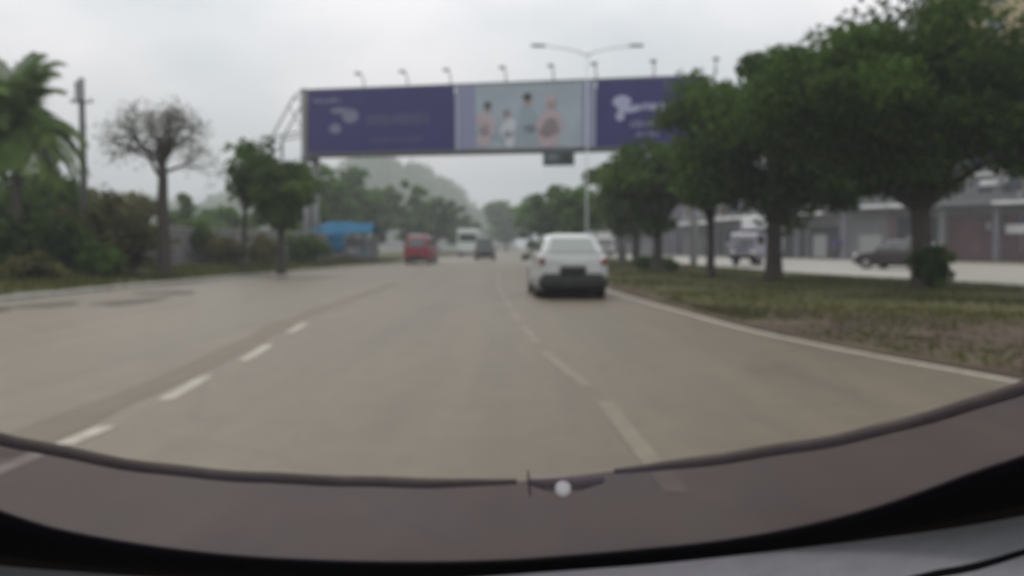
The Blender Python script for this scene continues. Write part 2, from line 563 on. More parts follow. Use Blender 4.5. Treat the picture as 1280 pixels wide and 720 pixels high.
def smooth_curve(pts, n=80):
    """interpolate (Y -> X) pairs with a smooth monotone-ish cubic"""
    ys = np.array([p[1] for p in pts]); xs = np.array([p[0] for p in pts])
    o = np.argsort(ys); ys, xs = ys[o], xs[o]
    m = np.gradient(xs, ys)
    def f(y):
        y = np.clip(y, ys[0], ys[-1])
        i = np.clip(np.searchsorted(ys, y) - 1, 0, len(ys) - 2)
        h = ys[i + 1] - ys[i]; t = (y - ys[i]) / h
        return ((2*t**3 - 3*t**2 + 1) * xs[i] + (t**3 - 2*t**2 + t) * h * m[i] + (-2*t**3 + 3*t**2) * xs[i+1] + (t**3 - t**2) * h * m[i+1])
    return f
def gpts(pix):
    return [(ground(x, y).x, ground(x, y).y) for x, y in pix]

right_edge = smooth_curve([(5.6, -20), (5.5, 2)] + gpts([(1280, 475), (1090, 441), (960, 415), (870, 392), (790, 370)]) + [(2.75, 32), (2.6, 45), (2.2, 70), (1.9, 120), (3.5, 200), (16, 300), (60, 420)])
left_edge = smooth_curve([(-11.8, -20), (-11.8, 5), (-11.5, 20), (-11.2, 30), (-10.0, 43), (-8.3, 69), (-7.6, 120), (-6.5, 200), (5, 300), (48, 430)])
lane_l = smooth_curve([(-2.9, -20)] + gpts([(0, 588), (130, 535), (210, 498), (260, 470), (305, 450), (335, 432), (375, 408)]) + [(-3.5, 22), (-3.7, 40), (-3.2, 80), (-2.6, 140)])
lane_r = smooth_curve([(1.3, -20)] + gpts([(802, 562), (740, 488), (700, 457), (668, 425)]) + [(0.02, 17), (-.35, 26), (-.6, 40), (-.7, 80), (-.3, 140)])
lane_ll = smooth_curve([(-7.1, -20), (-6.95, 12), (-6.8, 25), (-6.5, 45), (-5.8, 80), (-5.0, 140)])
opp_near = smooth_curve([(15.5, -20), (15.3, 10), (15.0, 26), (12.9, 36), (11.6, 50), (10.8, 70), (10.5, 120), (13, 200), (28, 300)])

YS = np.concatenate([np.linspace(-15, 40, 111), np.linspace(42, 120, 40), np.linspace(124, 420, 60)])
def strip(name, fa, fb, z, m, ys=YS, zb=None, parent=None):
    mb = MB()
    zb = z if zb is None else zb
    vs = []
    for y in ys:
        vs += [(float(fa(y)), float(y), z), (float(fb(y)), float(y), zb)]
    fs = [(2 * i, 2 * i + 1, 2 * i + 3, 2 * i + 2) for i in range(len(ys) - 1)]
    mb.add(vs, fs)
    return mb.build(name, m, parent, recalc=False)

mb = MB()
mb.quad((-900, -60, -0.03), (900, -60, -0.03), (900, 900, -0.03), (-900, 900, -0.03))
structure(mb.build('ground', LAND))
road = structure(strip('road', left_edge, right_edge, 0.0, ASPHALT))
YN = YS[YS <= 210]
structure(strip('opposite_road', opp_near, lambda y: opp_near(y) + np.clip(24 + 0 * y, 0, 60), 0.0, ASPHALT2, YN))

def dashes(f, start_len, w, name, m, parent=None, z=0.004):
    for (y0, y1) in start_len:
        ys = np.linspace(y0, y1, 5)
        strip(name, lambda y: f(y) - w / 2, lambda y: f(y) + w / 2, z, m, ys, parent=parent)
dy = lambda x, y: ground(x, y).y
def per(y0, y1, step, ln):
    out, y = [], y0
    while y < y1:
        out.append((y, y + ln)); y += step
    return out
dashes(lane_l, [(4.0, dy(70, 560)), (dy(80, 556), dy(135, 533)), (dy(208, 500), dy(262, 470)), (dy(302, 451), dy(337, 431)), (dy(362, 416), dy(384, 404))] + [], 0.13, 'lane_marking', PAINT, road)
dashes(lane_l, per(17.0, 100, 5.2, 2.3), 0.11, 'lane_marking', PAINT_WORN, road)
dashes(lane_r, per(4.4, 60, 3.4, 2.6), 0.13, 'lane_marking', PAINT_FAINT, road)
dashes(lane_ll, per(6.2, 120, 5.4, 2.3), 0.12, 'lane_marking', PAINT_WORN, road)
strip('edge_line', lambda y: right_edge(y) - .22, lambda y: right_edge(y) - .10, 0.004, PAINT, YS[(YS > 2) & (YS < 140)], parent=road)
strip('edge_line', lambda y: left_edge(y) + .25, lambda y: left_edge(y) + .37, 0.004, PAINT, YS[(YS > 2) & (YS < 140)], parent=road)
# dark sealed joint beside the left lane line, older resurfaced lane to the right of the camera's lane
strip('sealed_joint', lambda y: lane_l(y) - .52 + .05 * np.sin(y * 1.7), lambda y: lane_l(y) - .16 + .04 * np.sin(y * 2.3 + 1), 0.003, SEAL, np.linspace(5.2, 30, 60), parent=road)
for (x, y, l_, w_) in ((-9.9, 18.6, 2.2, .5), (-8.6, 19.8, 3.0, .45), (-10.2, 16.0, 3.4, .5), (-9.2, 23.5, 2.0, .6)):  # streaks of tree shade painted as dark blots by the left kerb
    m_ = MB()
    ring = []
    for k in range(18):
        a = 2 * math.pi * k / 18
        rr = 1 + .18 * math.sin(3 * a + x) + .1 * math.sin(5 * a + y)
        ring.append((x + w_ * rr * math.cos(a) * 1.3, y + l_ * .5 * rr * math.sin(a), 0.0036))
    m_.add(ring, [tuple(range(18))])
    m_.build('painted_shade', TREE_SHADE, road, recalc=False)

# kerbs: single stones near, so each is a piece of its own
def kerb(name, f, side, y0, y1, ln, w=0.16, h=0.12, label=None):
    first = None
    mbs = MB()
    root = None
    y = y0
    while y < y1:
        a, b = y + .006, y + ln - .006
        xa, xb = float(f(a)), float(f(b))
        m_ = MB()
        zj = random.uniform(-.008, .008)
        rr = []
        for (yy, xx) in ((a, xa), (b, xb)):
            o1, o2 = (xx, xx + w * side)
            rr.append([(o1, yy, -.05), (o2, yy, -.05), (o2, yy, h + zj), (o1 + .03 * side, yy, h + zj), (o1, yy, h - .03 + zj)])
        m_.loft(rr)
        if root is None:
            root = bpy.data.objects.new(name, None); COL.objects.link(root); structure(root)
        m_.build('kerb_stone', KERB, root)
        y += ln
    m_ = MB()
    rr = []
    for yy in np.linspace(y1, 200, 60):
        xx = float(f(yy))
        o1, o2 = (xx, xx + w * side)
        rr.append([(o1, yy, -.05), (o2, yy, -.05), (o2, yy, h), (o1 + .03 * side, yy, h), (o1, yy, h - .03)])
    m_.loft(rr)
    m_.build('kerb_run', KERB, root)
kerb('left_kerb', left_edge, -1, 14.0, 50, 1.2)

# median: earth edge strip, then grass
MED_E = lambda y: right_edge(y) + 0.02
MED_G = lambda y: np.minimum(right_edge(y) + np.interp(y, [-20, 12, 14.5, 16.5, 18.3, 21, 30], [8.5, 7.0, 4.2, 1.8, .7, .45, .35]) + .12 * np.sin(y * .9) + .08 * np.sin(y * 2.3), opp_near(y) - .6)
structure(strip('median_soil', MED_E, MED_G, 0.012, EARTH, YN, zb=0.07))
structure(strip('median_grass', MED_G, lambda y: opp_near(y) - .15, 0.07, GRASS_G, YN, zb=0.10))
kerb_f = lambda y: opp_near(y) - .16
m_ = MB(); rr = []
for yy in YN:
    xx = float(kerb_f(yy)); rr.append([(xx, yy, -.05), (xx + .16, yy, -.05), (xx + .16, yy, .13), (xx, yy, .13)])
m_.loft(rr); structure(m_.build('median_kerb', KERB))
structure(strip('left_verge', lambda y: left_edge(y) - 7.0, lambda y: left_edge(y) - .16, 0.35, GRASS_G, YN, zb=0.10))

# grass: one mass
def grass_patch(name, label, fa, fb, y0, y1, n, h, z0, zf, near_bias=1.5):
    y = y0 + (y1 - y0) * rng.uniform(0, 1, n) ** near_bias
    u = rng.uniform(0, 1, n)
    xa, xb = fa(y), fb(y)
    x = xa + (xb - xa) * u
    dens = np.sin(x * 1.3 + 2 * np.sin(y * .7)) + np.sin(y * 1.1 + x * .6) + rng.normal(0, .8, n)
    k = dens > -0.5
    x, y, u = x[k], y[k], u[k]; n = len(x)
    z = zf(u)
    hh = h * rng.uniform(.4, 1.3, n)
    a = rng.uniform(0, 2 * np.pi, n); w = rng.uniform(.015, .04, n)
    dx, dyv = np.cos(a) * w, np.sin(a) * w
    lx, ly = rng.normal(0, .35, n) * hh, rng.normal(0, .35, n) * hh
    V = np.stack([np.stack([x - dx, y - dyv, z - .02], 1), np.stack([x + dx, y + dyv, z - .02], 1),
                  np.stack([x + lx + dx * .2, y + ly + dyv * .2, z + hh], 1), np.stack([x + lx - dx * .2, y + ly - dyv * .2, z + hh], 1)], 1).reshape(-1, 3)
    tone = np.clip(.5 + .25 * np.sin(x * .8 + y * .5) + rng.normal(0, .2, n), 0, 1)
    o = link(name, tris_mesh(name, V, np.arange(n * 4).reshape(n, 4), BLADE, tone))
    tag(o, label, 'grass', kind='stuff')
grass_patch('grass', 'rough olive grass on the median under the trees', MED_G, lambda y: opp_near(y) - .2, 8, 75, 60000, .05, .07, lambda u: .07 + .03 * u, 1.6)
grass_patch('weeds', 'scattered weeds on the bare soil beside the white edge line', lambda y: right_edge(y) + .25, MED_G, 8, 20, 9000, .022, .07, lambda u: .03 + .045 * u, 1.0)
grass_patch('grass', 'rough grass on the verge in front of the hedge', lambda y: left_edge(y) - 6.0, lambda y: left_edge(y) - .2, 14, 70, 16000, .18, .1, lambda u: .32 - .2 * u, 1.3)

# ------------------------------------------------------------------ hills and far wood
def hill(name, cx, cy, rx, ry, h, seed):
    rg = np.random.default_rng(seed)
    n1, n2 = 40, 22
    vs, fs = [], []
    ph = rg.uniform(0, 6, 6)
    for j in range(n2):
        for i in range(n1):
            u, v = i / (n1 - 1) * 2 - 1, j / (n2 - 1) * 2 - 1
            r2 = u * u + v * v
            z = h * max(0.0, 1 - r2) ** .8 * (1 + .16 * math.sin(6 * u + ph[0]) + .10 * math.sin(13 * u + ph[1] + 4 * v) + .06 * math.sin(27 * u + ph[2]))
            vs.append((cx + u * rx, cy + v * ry, z - .5))
    for j in range(n2 - 1):
        for i in range(n1 - 1):
            a = j * n1 + i
            fs.append((a, a + 1, a + n1 + 1, a + n1))
    mb = MB(); mb.add(vs, fs, True)
    structure(mb.build(name, HILL))
    # wood on it
    n = 2600
    u, v = rg.uniform(-.95, .95, n), rg.uniform(-.95, .3, n)
    k = u * u + v * v < .95; u, v = u[k], v[k]
    z = h * np.maximum(0, 1 - u * u - v * v) ** .8 * (1 + .16 * np.sin(6 * u + ph[0]) + .10 * np.sin(13 * u + ph[1] + 4 * v) + .06 * np.sin(27 * u + ph[2]))
    c = np.stack([cx + u * rx, cy + v * ry, z], 1)
    c = np.repeat(c, 9, 0) + rng.normal(size=(len(c) * 9, 3)) * np.array([2.4, 2.4, 2.0]) + np.array([0, 0, 2.0])
    V, F, tn = leaf_quads(c, 2.6)
    tag(link('wood', tris_mesh('wood', V, F, LEAF_F, tn)), 'hazy wood covering the ' + ('low far' if h < 30 else 'tall far') + ' hill behind the billboard', 'wood', kind='stuff')
hill('hill', -88, 520, 92, 90, 44, 3)
hill('hill', -205, 560, 130, 90, 28, 5)

# ------------------------------------------------------------------ trees on the median
def gb(x, y):
    g = ground(x, y); return (g.x, g.y, 0.07)
tree('large dark leafy tree on the median with bushy undergrowth round its trunk', gb(1153, 363), 8.2, 4.0, 5.2, 2.65, 0.30, 50000, .18, LEAF_D, group='median trees', nclump=120, clump_r=1.0, fork=2.3, lean=(-.35, 0))
tree('dark spreading tree on the median whose crown covers the right end of the billboard', gb(967, 351), 8.2, 3.8, 5.3, 2.75, 0.30, 50000, .19, LEAF_D, group='median trees', nclump=100, clump_r=.95, fork=2.0)
tree('slim dark tree on the median tucked behind the spreading tree', gb(888, 349), 6.4, 1.35, 4.2, 1.5, 0.16, 9000, .22, LEAF_D, group='median trees', nclump=46, clump_r=.7, fork=2.0)
tree('rounded dark green tree on the median, third trunk past the spreading tree', gb(822, 342), 6.7, 2.2, 4.1, 2.0, 0.24, 6500, .32, LEAF_D, group='median trees', nclump=48, clump_r=.8, fork=1.7)
tree('rounded green tree on the median just past the white car, under the billboard end', gb(795, 334), 7.0, 2.5, 4.55, 2.1, 0.26, 6500, .34, LEAF_M, group='median trees', nclump=48, clump_r=.85, fork=1.9)
tree('green median tree beyond the billboard, with low crown', (5.4, 74, .07), 6.9, 2.7, 4.0, 2.6, 0.25, 5200, .36, LEAF_F, group='median trees', nclump=40, clump_r=.9, fork=1.6)
tree('bright green median tree far beyond the billboard', (4.4, 92, .07), 7.4, 3.0, 4.4, 2.8, 0.25, 3600, .5, LEAF_F, group='median trees', nclump=40, clump_r=.9)
tree('pale green median tree, last of the row before the bend', (4.0, 118, .07), 7.5, 3.0, 4.6, 2.8, 0.25, 3000, .6, LEAF_F, group='median trees', nclump=36, clump_r=1.0)
shrub('bushy undergrowth around the foot of the large dark median tree', (gb(1153, 363)[0] + .05, gb(1153, 363)[1] - .35, .07), .5, 1.25, 1600, .17, LEAF_D)
for (x, y, r, h, lb) in ((806, 339, .55, .75, 'low dark bush beside the third median trunk'), (838, 341, .5, .6, 'low dark bush between two median trunks')):
    shrub(lb, gb(x, y), r, h, 800, .17, LEAF_D, 'bushes on the median')
tree('broad bright green tree where the road bends, past the last median tree', (-1.5, 235, 0), 14, 6.5, 8.5, 5.5, 0.4, 3200, 1.1, LEAF_F, group='trees at the bend', nclump=45, clump_r=1.9)
tree('tall green tree at the bend, behind the grey van', (4.5, 215, 0), 13, 5.0, 8.0, 5.0, 0.4, 2600, 1.1, LEAF_F, group='trees at the bend', nclump=40, clump_r=1.8)

# ------------------------------------------------------------------ trees on the left
def lg(x, Y, z=.15):
    return ((x - CX) / FPX * Y, Y, z)
# bare tree
def bare_tree(label, base):
    t = thing('bare_tree', label, 'tree', base)
    mb = MB()
    mb.tube([(0, 0, -.1), (0, 0, .15), (.03, 0, 1.2), (-.03, .02, 2.4), (.02, 0, 3.5), (.02, 0, 4.8)], [.34, .25, .22, .2, .17, .10], 10)
    mb.build('trunk', BARK, t)
    tips = []
    st = random.getstate(); random.seed(5)
    top = Vector((.02, 0, 4.0))
    dirs = [(-.85, .1, .55), (.8, -.2, .6), (-.45, .5, .9), (.4, .4, 1.0), (0, -.1, 1.3), (-.9, -.2, .25), (.95, .2, .35), (-.2, -.6, .8), (.15, .3, 1.2), (-.6, -.3, .8), (.6, -.4, .85)]
    for i, d in enumerate(dirs):
        b = MB()
        grow(b, top + Vector((0, 0, random.uniform(-.7, .7))), Vector(d).normalized(), random.uniform(.85, 1.05), .085, 4, .7, .02, tips, 6, 3, .62)
        b.build('branch', BARK, t)
    random.setstate(st)
    P = np.array([tuple(p) for p in tips])
    P = np.repeat(P, 2, 0) + rng.normal(size=(len(P) * 2, 3)) * .14
    V, F, tn = leaf_quads(P, .10)
    link('sparse_leaves', tris_mesh('sparse_leaves', V, F, LEAF_O, tn), t)
    return t
bare_tree('almost bare tree with dark trunk and fine rounded crown of twigs', lg(205, 32.7, .18))
tree('leafy green tree with a bushy crown beside the billboard tower', lg(352, 37.5, .12), 6.3, 1.5, 3.75, 1.9, .17, 7500, .19, LEAF_M, group='verge trees', nclump=44, clump_r=.6, fork=1.7)
tree('thin leaning verge tree between the bare tree and the bushy one', lg(303, 38.5, .15), 6.2, .95, 4.4, 1.75, .12, 1900, .24, LEAF_D, group='verge trees', nclump=22, clump_r=.55, lean=(.5, 0), fork=2.6)

# palm with drooping fronds, every frond a part
def palm(label, base, h, nf, fl, m, seed, rfr=.9):
    rs = random.Random(seed)
    t = thing('palm_tree', label, 'palm', base)
    t.location = base
    mb = MB()
    mb.tube([(0, 0, -.1), (0, 0, .2), (.08, 0, h * .4), (.1, .05, h * .8), (.1, .05, h)], [.3, .2, .16, .15, .17], 10)
    mb.build('trunk', BARK2, t)
    for k in range(nf):
        az = 2 * math.pi * (k * .382) + rs.uniform(-.2, .2)
        el = R(rs.choice([78, 66, 54, 42, 28, 12]) + rs.uniform(-9, 9))
        L = fl * rs.uniform(.8, 1.1)
        hd = Vector((math.cos(az), math.sin(az), 0))
        p = Vector((.1, .05, h)); d = hd * math.cos(el) + Vector((0, 0, math.sin(el)))
        pts = [p.copy()]
        for i in range(9):
            d = (d + Vector((0, 0, -.20 - .012 * i))).normalized()
            p = p + d * (L / 9)
            pts.append(p.copy())
        f = MB()
        f.tube(pts, [.03 - .0026 * i for i in range(10)], 5)
        side = hd.cross(Vector((0, 0, 1)))
        for i in range(1, 10):
            for q in (0, .25, .5, .75):
                if i == 9 and q > 0: continue
                pp = pts[i].lerp(pts[min(i + 1, 9)], q)
                tg = (pts[min(i + 1, 9)] - pts[i - 1]).normalized()
                ll = (.62 if 2 < i < 7 else .46) * rs.uniform(.8, 1.1) * fl / 2.3
                for s in (-1, 1):
                    e = pp + (side * s * .8 + tg * .55 + Vector((0, 0, -.35))).normalized() * ll
                    md = pp.lerp(e, .45) + Vector((0, 0, .05))
                    w = tg * .03
                    f.add([pp - w, pp + w, md + w * 1.3, e, md - w * 1.3], [(0, 1, 2, 4), (4, 2, 3)])
        o = f.build('frond', m, t, recalc=False)
        a = o.data.attributes.new('tone', 'FLOAT', 'FACE')
        tv = rs.uniform(.2, .9)
        a.data.foreach_set('value', [min(1, max(0, tv + rs.gauss(0, .12))) for _ in o.data.polygons])
    return t
palm('green palm with drooping fronds above the hedge, beside the concrete pole', lg(20, 30.5, .3), 5.0, 62, 2.7, LEAF_P, 4)
palm('darker palm standing at the back of the drooping palm', lg(-28, 32.5, .3), 5.6, 22, 2.3, LEAF_M, 9)

# dense shrubs in front of the wall
hedge = [
    (2, 39.0, 2.3, 5.3, LEAF_D, 'tall dark shrub over the wall under the palm fronds'),
    (72, 39.5, 1.9, 4.6, LEAF_D, 'tall dark shrub between the palm and the concrete pole'),
    (124, 33.0, 1.3, 2.9, LEAF_O, 'olive shrub at the foot of the concrete pole'),
    (166, 34.5, 1.2, 2.5, LEAF_O, 'olive shrub just before the bare tree'),
    (14, 30.5, 1.5, 2.1, LEAF_D, 'dark shrub at the foot of the green palm'),
    (78, 32.0, 1.4, 2.0, LEAF_D, 'dark shrub against the wall between palm and pole'),
    (40, 26.5, 1.0, .7, LEAF_O, 'low olive shrub out on the verge grass below the palm'),
    (44, 40.0, 1.9, 4.8, LEAF_D, 'tall dark shrub over the wall, middle of three'),
    (130, 30.5, .9, 1.0, LEAF_D, 'low dark shrub in front of the olive shrubs'),
    (240, 47.0, 1.2, 2.4, LEAF_D, 'dark shrub against the wall behind the bare trunk'),
    (282, 46.5, 1.2, 1.6, LEAF_O, 'brownish shrub against the grey wall'),
    (330, 48.0, 1.1, 1.5, LEAF_O, 'olive shrub behind the bushy verge tree'),
    (384, 52.0, 1.2, 1.5, LEAF_D, 'dark shrub past the billboard tower foot'),
]
for (x, Y, r, h, m, lb) in hedge:
    shrub(lb, lg(x, Y, .25), r, h, 5200 if r > 1.6 else 2600 if r > 1.15 else 1300, .22, m, 'shrubs along the verge', nclump=34)

# grey wall behind the hedge, bay by bay
def wall():
    a, b = Vector((-21.0, 24.0, 0)), Vector((-13.2, 66.0, 0))
    L = (b - a).length
    t = thing('boundary_wall', 'stained grey rendered wall behind the verge shrubs', 'wall', (a.x, a.y, .05), math.atan2(b.y - a.y, b.x - a.x))
    n = int(L // 3.0)
    for k in range(n):
        MB().box((k * 3 + 1.5, 0, 1.05), (2.74, .14, 2.1), bev=.015).build('wall_panel', WALLG, t)
        MB().box((k * 3, 0, 1.12), (.25, .24, 2.25), bev=.02).build('pillar', WALLG, t)
        MB().box((k * 3 + 1.5, 0, 2.14), (2.74, .2, .08), bev=.01).build('coping', KERB, t)
wall()

# concrete pole
def pole(label, base, h):
    t = thing('utility_pole', label, 'pole', base)
    MB().tube([(0, 0, -.1), (0, 0, h * .5), (0, 0, h)], [.16, .14, .11], 10).build('shaft', WOODPOLE, t)
    MB().box((0, -.16, h - .55), (.32, .2, .8), bev=.03).build('transformer_box', STEEL, t)
    MB().box((0, 0, h - .95), (.9, .08, .08)).build('cross_arm', STEEL, t)
    for s in (-1, 1):
        MB().tube([(s * .38, 0, h - .92), (s * .38, 0, h - .78)], [.04, .025], 6).build('insulator', WOODPOLE, t)
pole('slim grey concrete pole with a box near its top', lg(107, 36.0, .3), 7.75)

# trees behind the wall and beyond the tower
back = [
    (408, 92, 9.6, 3.2, LEAF_F, 'hazy green tree next to the blue canopy'),
    (440, 108, 10.6, 3.8, LEAF_F, 'hazy rounded tree standing behind the blue canopy'),
    (472, 120, 9.8, 3.6, LEAF_M, 'dull green tree behind the red van'),
    (507, 128, 10.4, 3.6, LEAF_F, 'hazy tree over the red van roof'),
    (545, 135, 9.4, 3.6, LEAF_M, 'dark hazy tree between the red van and the bus'),
    (574, 165, 9.0, 3.8, LEAF_M, 'low hazy tree beside the bus'),
    (240, 78, 5.2, 2.6, LEAF_F, 'low hazy tree over the wall, by the bare tree'),
    (285, 84, 5.0, 2.6, LEAF_F, 'low hazy tree over the wall, by the leaning tree'),
    (375, 80, 6.2, 2.6, LEAF_F, 'hazy tree over the wall, by the billboard tower'),
    (150, 52, 4.6, 2.2, LEAF_O, 'olive tree peering over the wall between pole and bare tree'),
]
for (x, Y, h, r, m, lb) in back:
    tree(lb, lg(x, Y, 0), h, r, h * .6, h * .4, .2, 2200, .24 + Y * .0035, m, group='trees beyond the wall', nclump=34, clump_r=1.0)

# ------------------------------------------------------------------ billboard bridge
def billboard():
    A = Vector(((386 - CX) / FPX * 64.0, 64.0, 0))
    B = Vector(((872 - CX) / FPX * 58.6, 58.6, 0))
    u = (B - A).normalized()
    L_full = 27.8
    t = thing('billboard_bridge', 'long blue and pale advertising billboard on a steel bridge across the road', 'billboard', (A.x, A.y, 0), math.atan2(u.y, u.x))
    zb, zt = 7.98, 12.38
    pxs = lambda px: ((px - 386) / (872 - 386)) * (B - A).length   # rough panel positions along the face
    d1, d2 = pxs(580.5), pxs(752)
    F0 = -.12
    def panel(x0, x1, m, nm='advert_panel'):
        # single sheets butted side by side, each proud a little differently
        w = 2.0
        n = max(1, round((x1 - x0) / w))
        for k in range(n):
            a, b = x0 + (x1 - x0) * k / n, x0 + (x1 - x0) * (k + 1) / n
            MB().box(((a + b) / 2, F0 + random.uniform(-.008, .008), (zb + zt) / 2), (b - a - .012, .06, zt - zb), bev=.006).build(nm, m, t)
    panel(0.15, d1 - 0.05, BLUE)
    panel(d1, d2, PALE)
    panel(d2 + .05, L_full, BLUE)
    f = F0 - .05
    def flat(name, polys, m, dep=.0):
        q = MB()
        for poly in polys:
            q.loft([[(x, f - dep, z) for x, z in poly], [(x, f - dep - .008, z) for x, z in poly]])
        q.build(name, m, t)
    def ell(cx, cz, rx, rz, n=18):
        return [(cx + rx * math.cos(2 * math.pi * k / n), cz + rz * math.sin(2 * math.pi * k / n)) for k in range(n)]
    def rect(x0, x1, z0, z1):
        return [(x0, z0), (x1, z0), (x1, z1), (x0, z1)]
    H = zt - zb
    Z = lambda fr: zt - H * fr       # fraction down from the top
    X = pxs
    # faint print on the left blue field
    def textline(x0, x1, z0, z1, rs):
        out, x = [], x0
        while x < x1:
            w = rs.uniform(.10, .26)
            out.append(rect(x, min(x + w, x1), z0 + rs.choice([0, 0, .05]), z1 - rs.choice([0, .06, .12])))
            x += w + rs.uniform(.03, .10)
        return out
    rs = random.Random(3)
    flat('small_print', textline(X(396), X(432), Z(.20), Z(.12), rs), TXT_D)
    flat('emblem', [ell(X(445), Z(.42), .62, .5), ell(X(432), Z(.33), .8, .2), ell(X(425), Z(.62), .45, .35)], TXT_D)
    flat('headline', textline(X(468), X(548), Z(.58), Z(.40), rs), BLUE_T)
    flat('footer_print', textline(X(470), X(540), Z(.85), Z(.78), rs), BLUE_T)
    # figures on the pale field
    flat('side_band', [rect(X(584), X(606), Z(.985), Z(.015))], LAV)
    flat('side_band', [rect(X(736), X(750), Z(.985), Z(.015))], LAV)
    jr = random.Random(21)
    def blob(cx, cz, rx, rz, n=22, j=.16):
        ph = [jr.uniform(0, 6.28) for _ in range(3)]
        out = []
        for k in range(n):
            a = 2 * math.pi * k / n
            r_ = 1 + j * math.sin(2 * a + ph[0]) + j * .6 * math.sin(3 * a + ph[1]) + j * .4 * math.sin(5 * a + ph[2])
            out.append((cx + rx * r_ * math.cos(a), max(zb + .03, cz + rz * r_ * math.sin(a))))
        return out
    def person(cx, hz, s, hair, cloth, lean=0.0):
        flat('printed_clothing', [blob(cx + lean * s, hz - 1.35 * s, .78 * s, .95 * s), blob(cx + lean * 1.6 * s, hz - 2.3 * s, .62 * s, .8 * s)], cloth, .009 + jr.uniform(0, .004))
        flat('printed_face', [blob(cx, hz - .06 * s, .27 * s, .36 * s, 16, .06)], SKIN, .022 + jr.uniform(0, .004))
        flat('printed_hair', [blob(cx - .05 * s, hz + .2 * s, .34 * s, .26 * s, 16, .1)], hair, .034 + jr.uniform(0, .004))
    flat('printed_backdrop', [blob(X(655), Z(.75), 2.2, .75)], CLO2, .0)
    person(X(622), Z(.36), .85, HAIR, CLO1, -.2)
    person(X(645), Z(.48), .7, CLO3, PALE_W, .15)
    person(X(671), Z(.26), 1.0, HAIR, CLO2, .1)
    person(X(699), Z(.30), 1.05, CLO1, CLO1, -.1)
    flat('printed_bag', [blob(X(697), Z(.70), .62, .62)], CLO3, .044)
    # right blue field
    flat('emblem', [ell(X(783), Z(.33), .62, .42), ell(X(790), Z(.45), .7, .22), ell(X(781), Z(.55), .3, .3)], TXT)
    flat('headline', textline(X(797), X(842), Z(.47), Z(.36), rs), TXT)
    flat('small_print', textline(X(793), X(836), Z(.72), Z(.62), rs), TXT_D)
    flat('small_print', textline(X(800), X(832), Z(.86), Z(.80), rs), TXT_D)
    # frame and deck
    for (z, nm) in ((zt + .09, 'top_rail'), (zb - .12, 'bottom_rail')):
        MB().box((L_full / 2, 0, z), (L_full + .3, .22, .16), bev=.02).build(nm, STEEL_D, t)
    MB().box((-.28, .95, (zb + zt) / 2), (.32, 2.1, zt - zb + .5), bev=.02).build('end_panel', STEEL, t)
    MB().box((L_full / 2, 1.2, zb - .05), (L_full, 1.9, .22), bev=.02).build('deck', STEEL_D, t)
    MB().box((L_full / 2, 2.2, (zb + zt) / 2), (L_full, .08, zt - zb - .2)).build('back_sheet', STEEL_D, t)
    for k in range(14):
        x = .5 + k * (L_full - 1) / 13
        MB().box((x, .08, (zb + zt) / 2), (.1, .12, zt - zb - .02)).build('stud', STEEL_D, t)
    # lamp arms along the top
    for px in (462, 519, 574, 643, 701, 752, 820, 890):
        x = X(px)
        q = t
        s_ = MB().tube([(x, .1, zt + .15), (x, -.05, zt + .75), (x, -1.0, zt + .95)], [.05, .045, .04], 6).build('lamp_arm', STEEL_D, q)
        MB().box((x, -1.15, zt + .93), (.42, .34, .14), bev=.03).build('floodlight', STEEL_D, s_)
    # supports
    for x in (-.25, 22.6, L_full - .4):
        for yy in (.25, 1.9):
            MB().tube([(x, yy, -.1), (x, yy, zb)], [.24, .24], 12).build('column', STEEL, t)
        MB().box((x, 1.07, zb - .35), (.5, 2.3, .35), bev=.02).build('cross_beam', STEEL_D, t)
    # stair tower truss to the side
    tp = [(-.5, .3, 11.9), (-2.9, .3, 8.9)]
    for yy in (.2, 1.9):
        MB().tube([(-.4, yy, 12.6), (-1.15, yy, 12.0), (-2.9, yy, 9.2)], .06, 6).build('brace', STEEL_D, t)
        MB().tube([(-.4, yy, 9.6), (-2.9, yy, 9.2)], .06, 6).build('brace', STEEL_D, t)
        MB().tube([(-1.15, yy, 12.0), (-.4, yy, 11.8)], .05, 6).build('brace', STEEL_D, t)
        MB().tube([(-2.9, yy, 9.2), (-2.9, yy, 0)], .11, 8).build('column', STEEL_D, t)
        MB().tube([(-1.5, yy, 11.45), (-.4, yy, 9.6)], .04, 6).build('brace', STEEL_D, t)
    # stair flight down behind the tower
    st = MB()
    for k in range(22):
        st.box((-3.0 + .02 * k, 2.2 + k * .32, 7.6 - k * .34), (1.5, .34, .06))
    st.build('stair', STEEL_D, t)
    # road sign hung under the bridge
    s = thing('hanging_sign', 'small dark green traffic sign hung below the middle of the billboard', 'sign', (0, 0, 0))
    o = t.matrix_basis
    p = Matrix.Translation((A.x, A.y, 0)) @ Matrix.Rotation(math.atan2(u.y, u.x), 4, 'Z') @ Vector((X(708), -.1, 0))
    s.location = (p.x, p.y, 6.72); s.rotation_euler = (0, 0, math.atan2(u.y, u.x))
    MB().box((0, 0, .55), (2.15, .06, 1.05), bev=.02).build('sign_plate', SIGN_G, s)
    MB().box((-.42, -.042, .6), (.7, .012, .45)).build('sign_panel', STEEL_D, s)
    MB().box((.55, -.04, .55), (.6, .012, .7)).build('sign_panel', TRIM, s)
    for x in (-.8, .8):
        MB().box((x, .06, .85), (.07, .05, .95)).build('hanger', STEEL_D, s)
billboard()

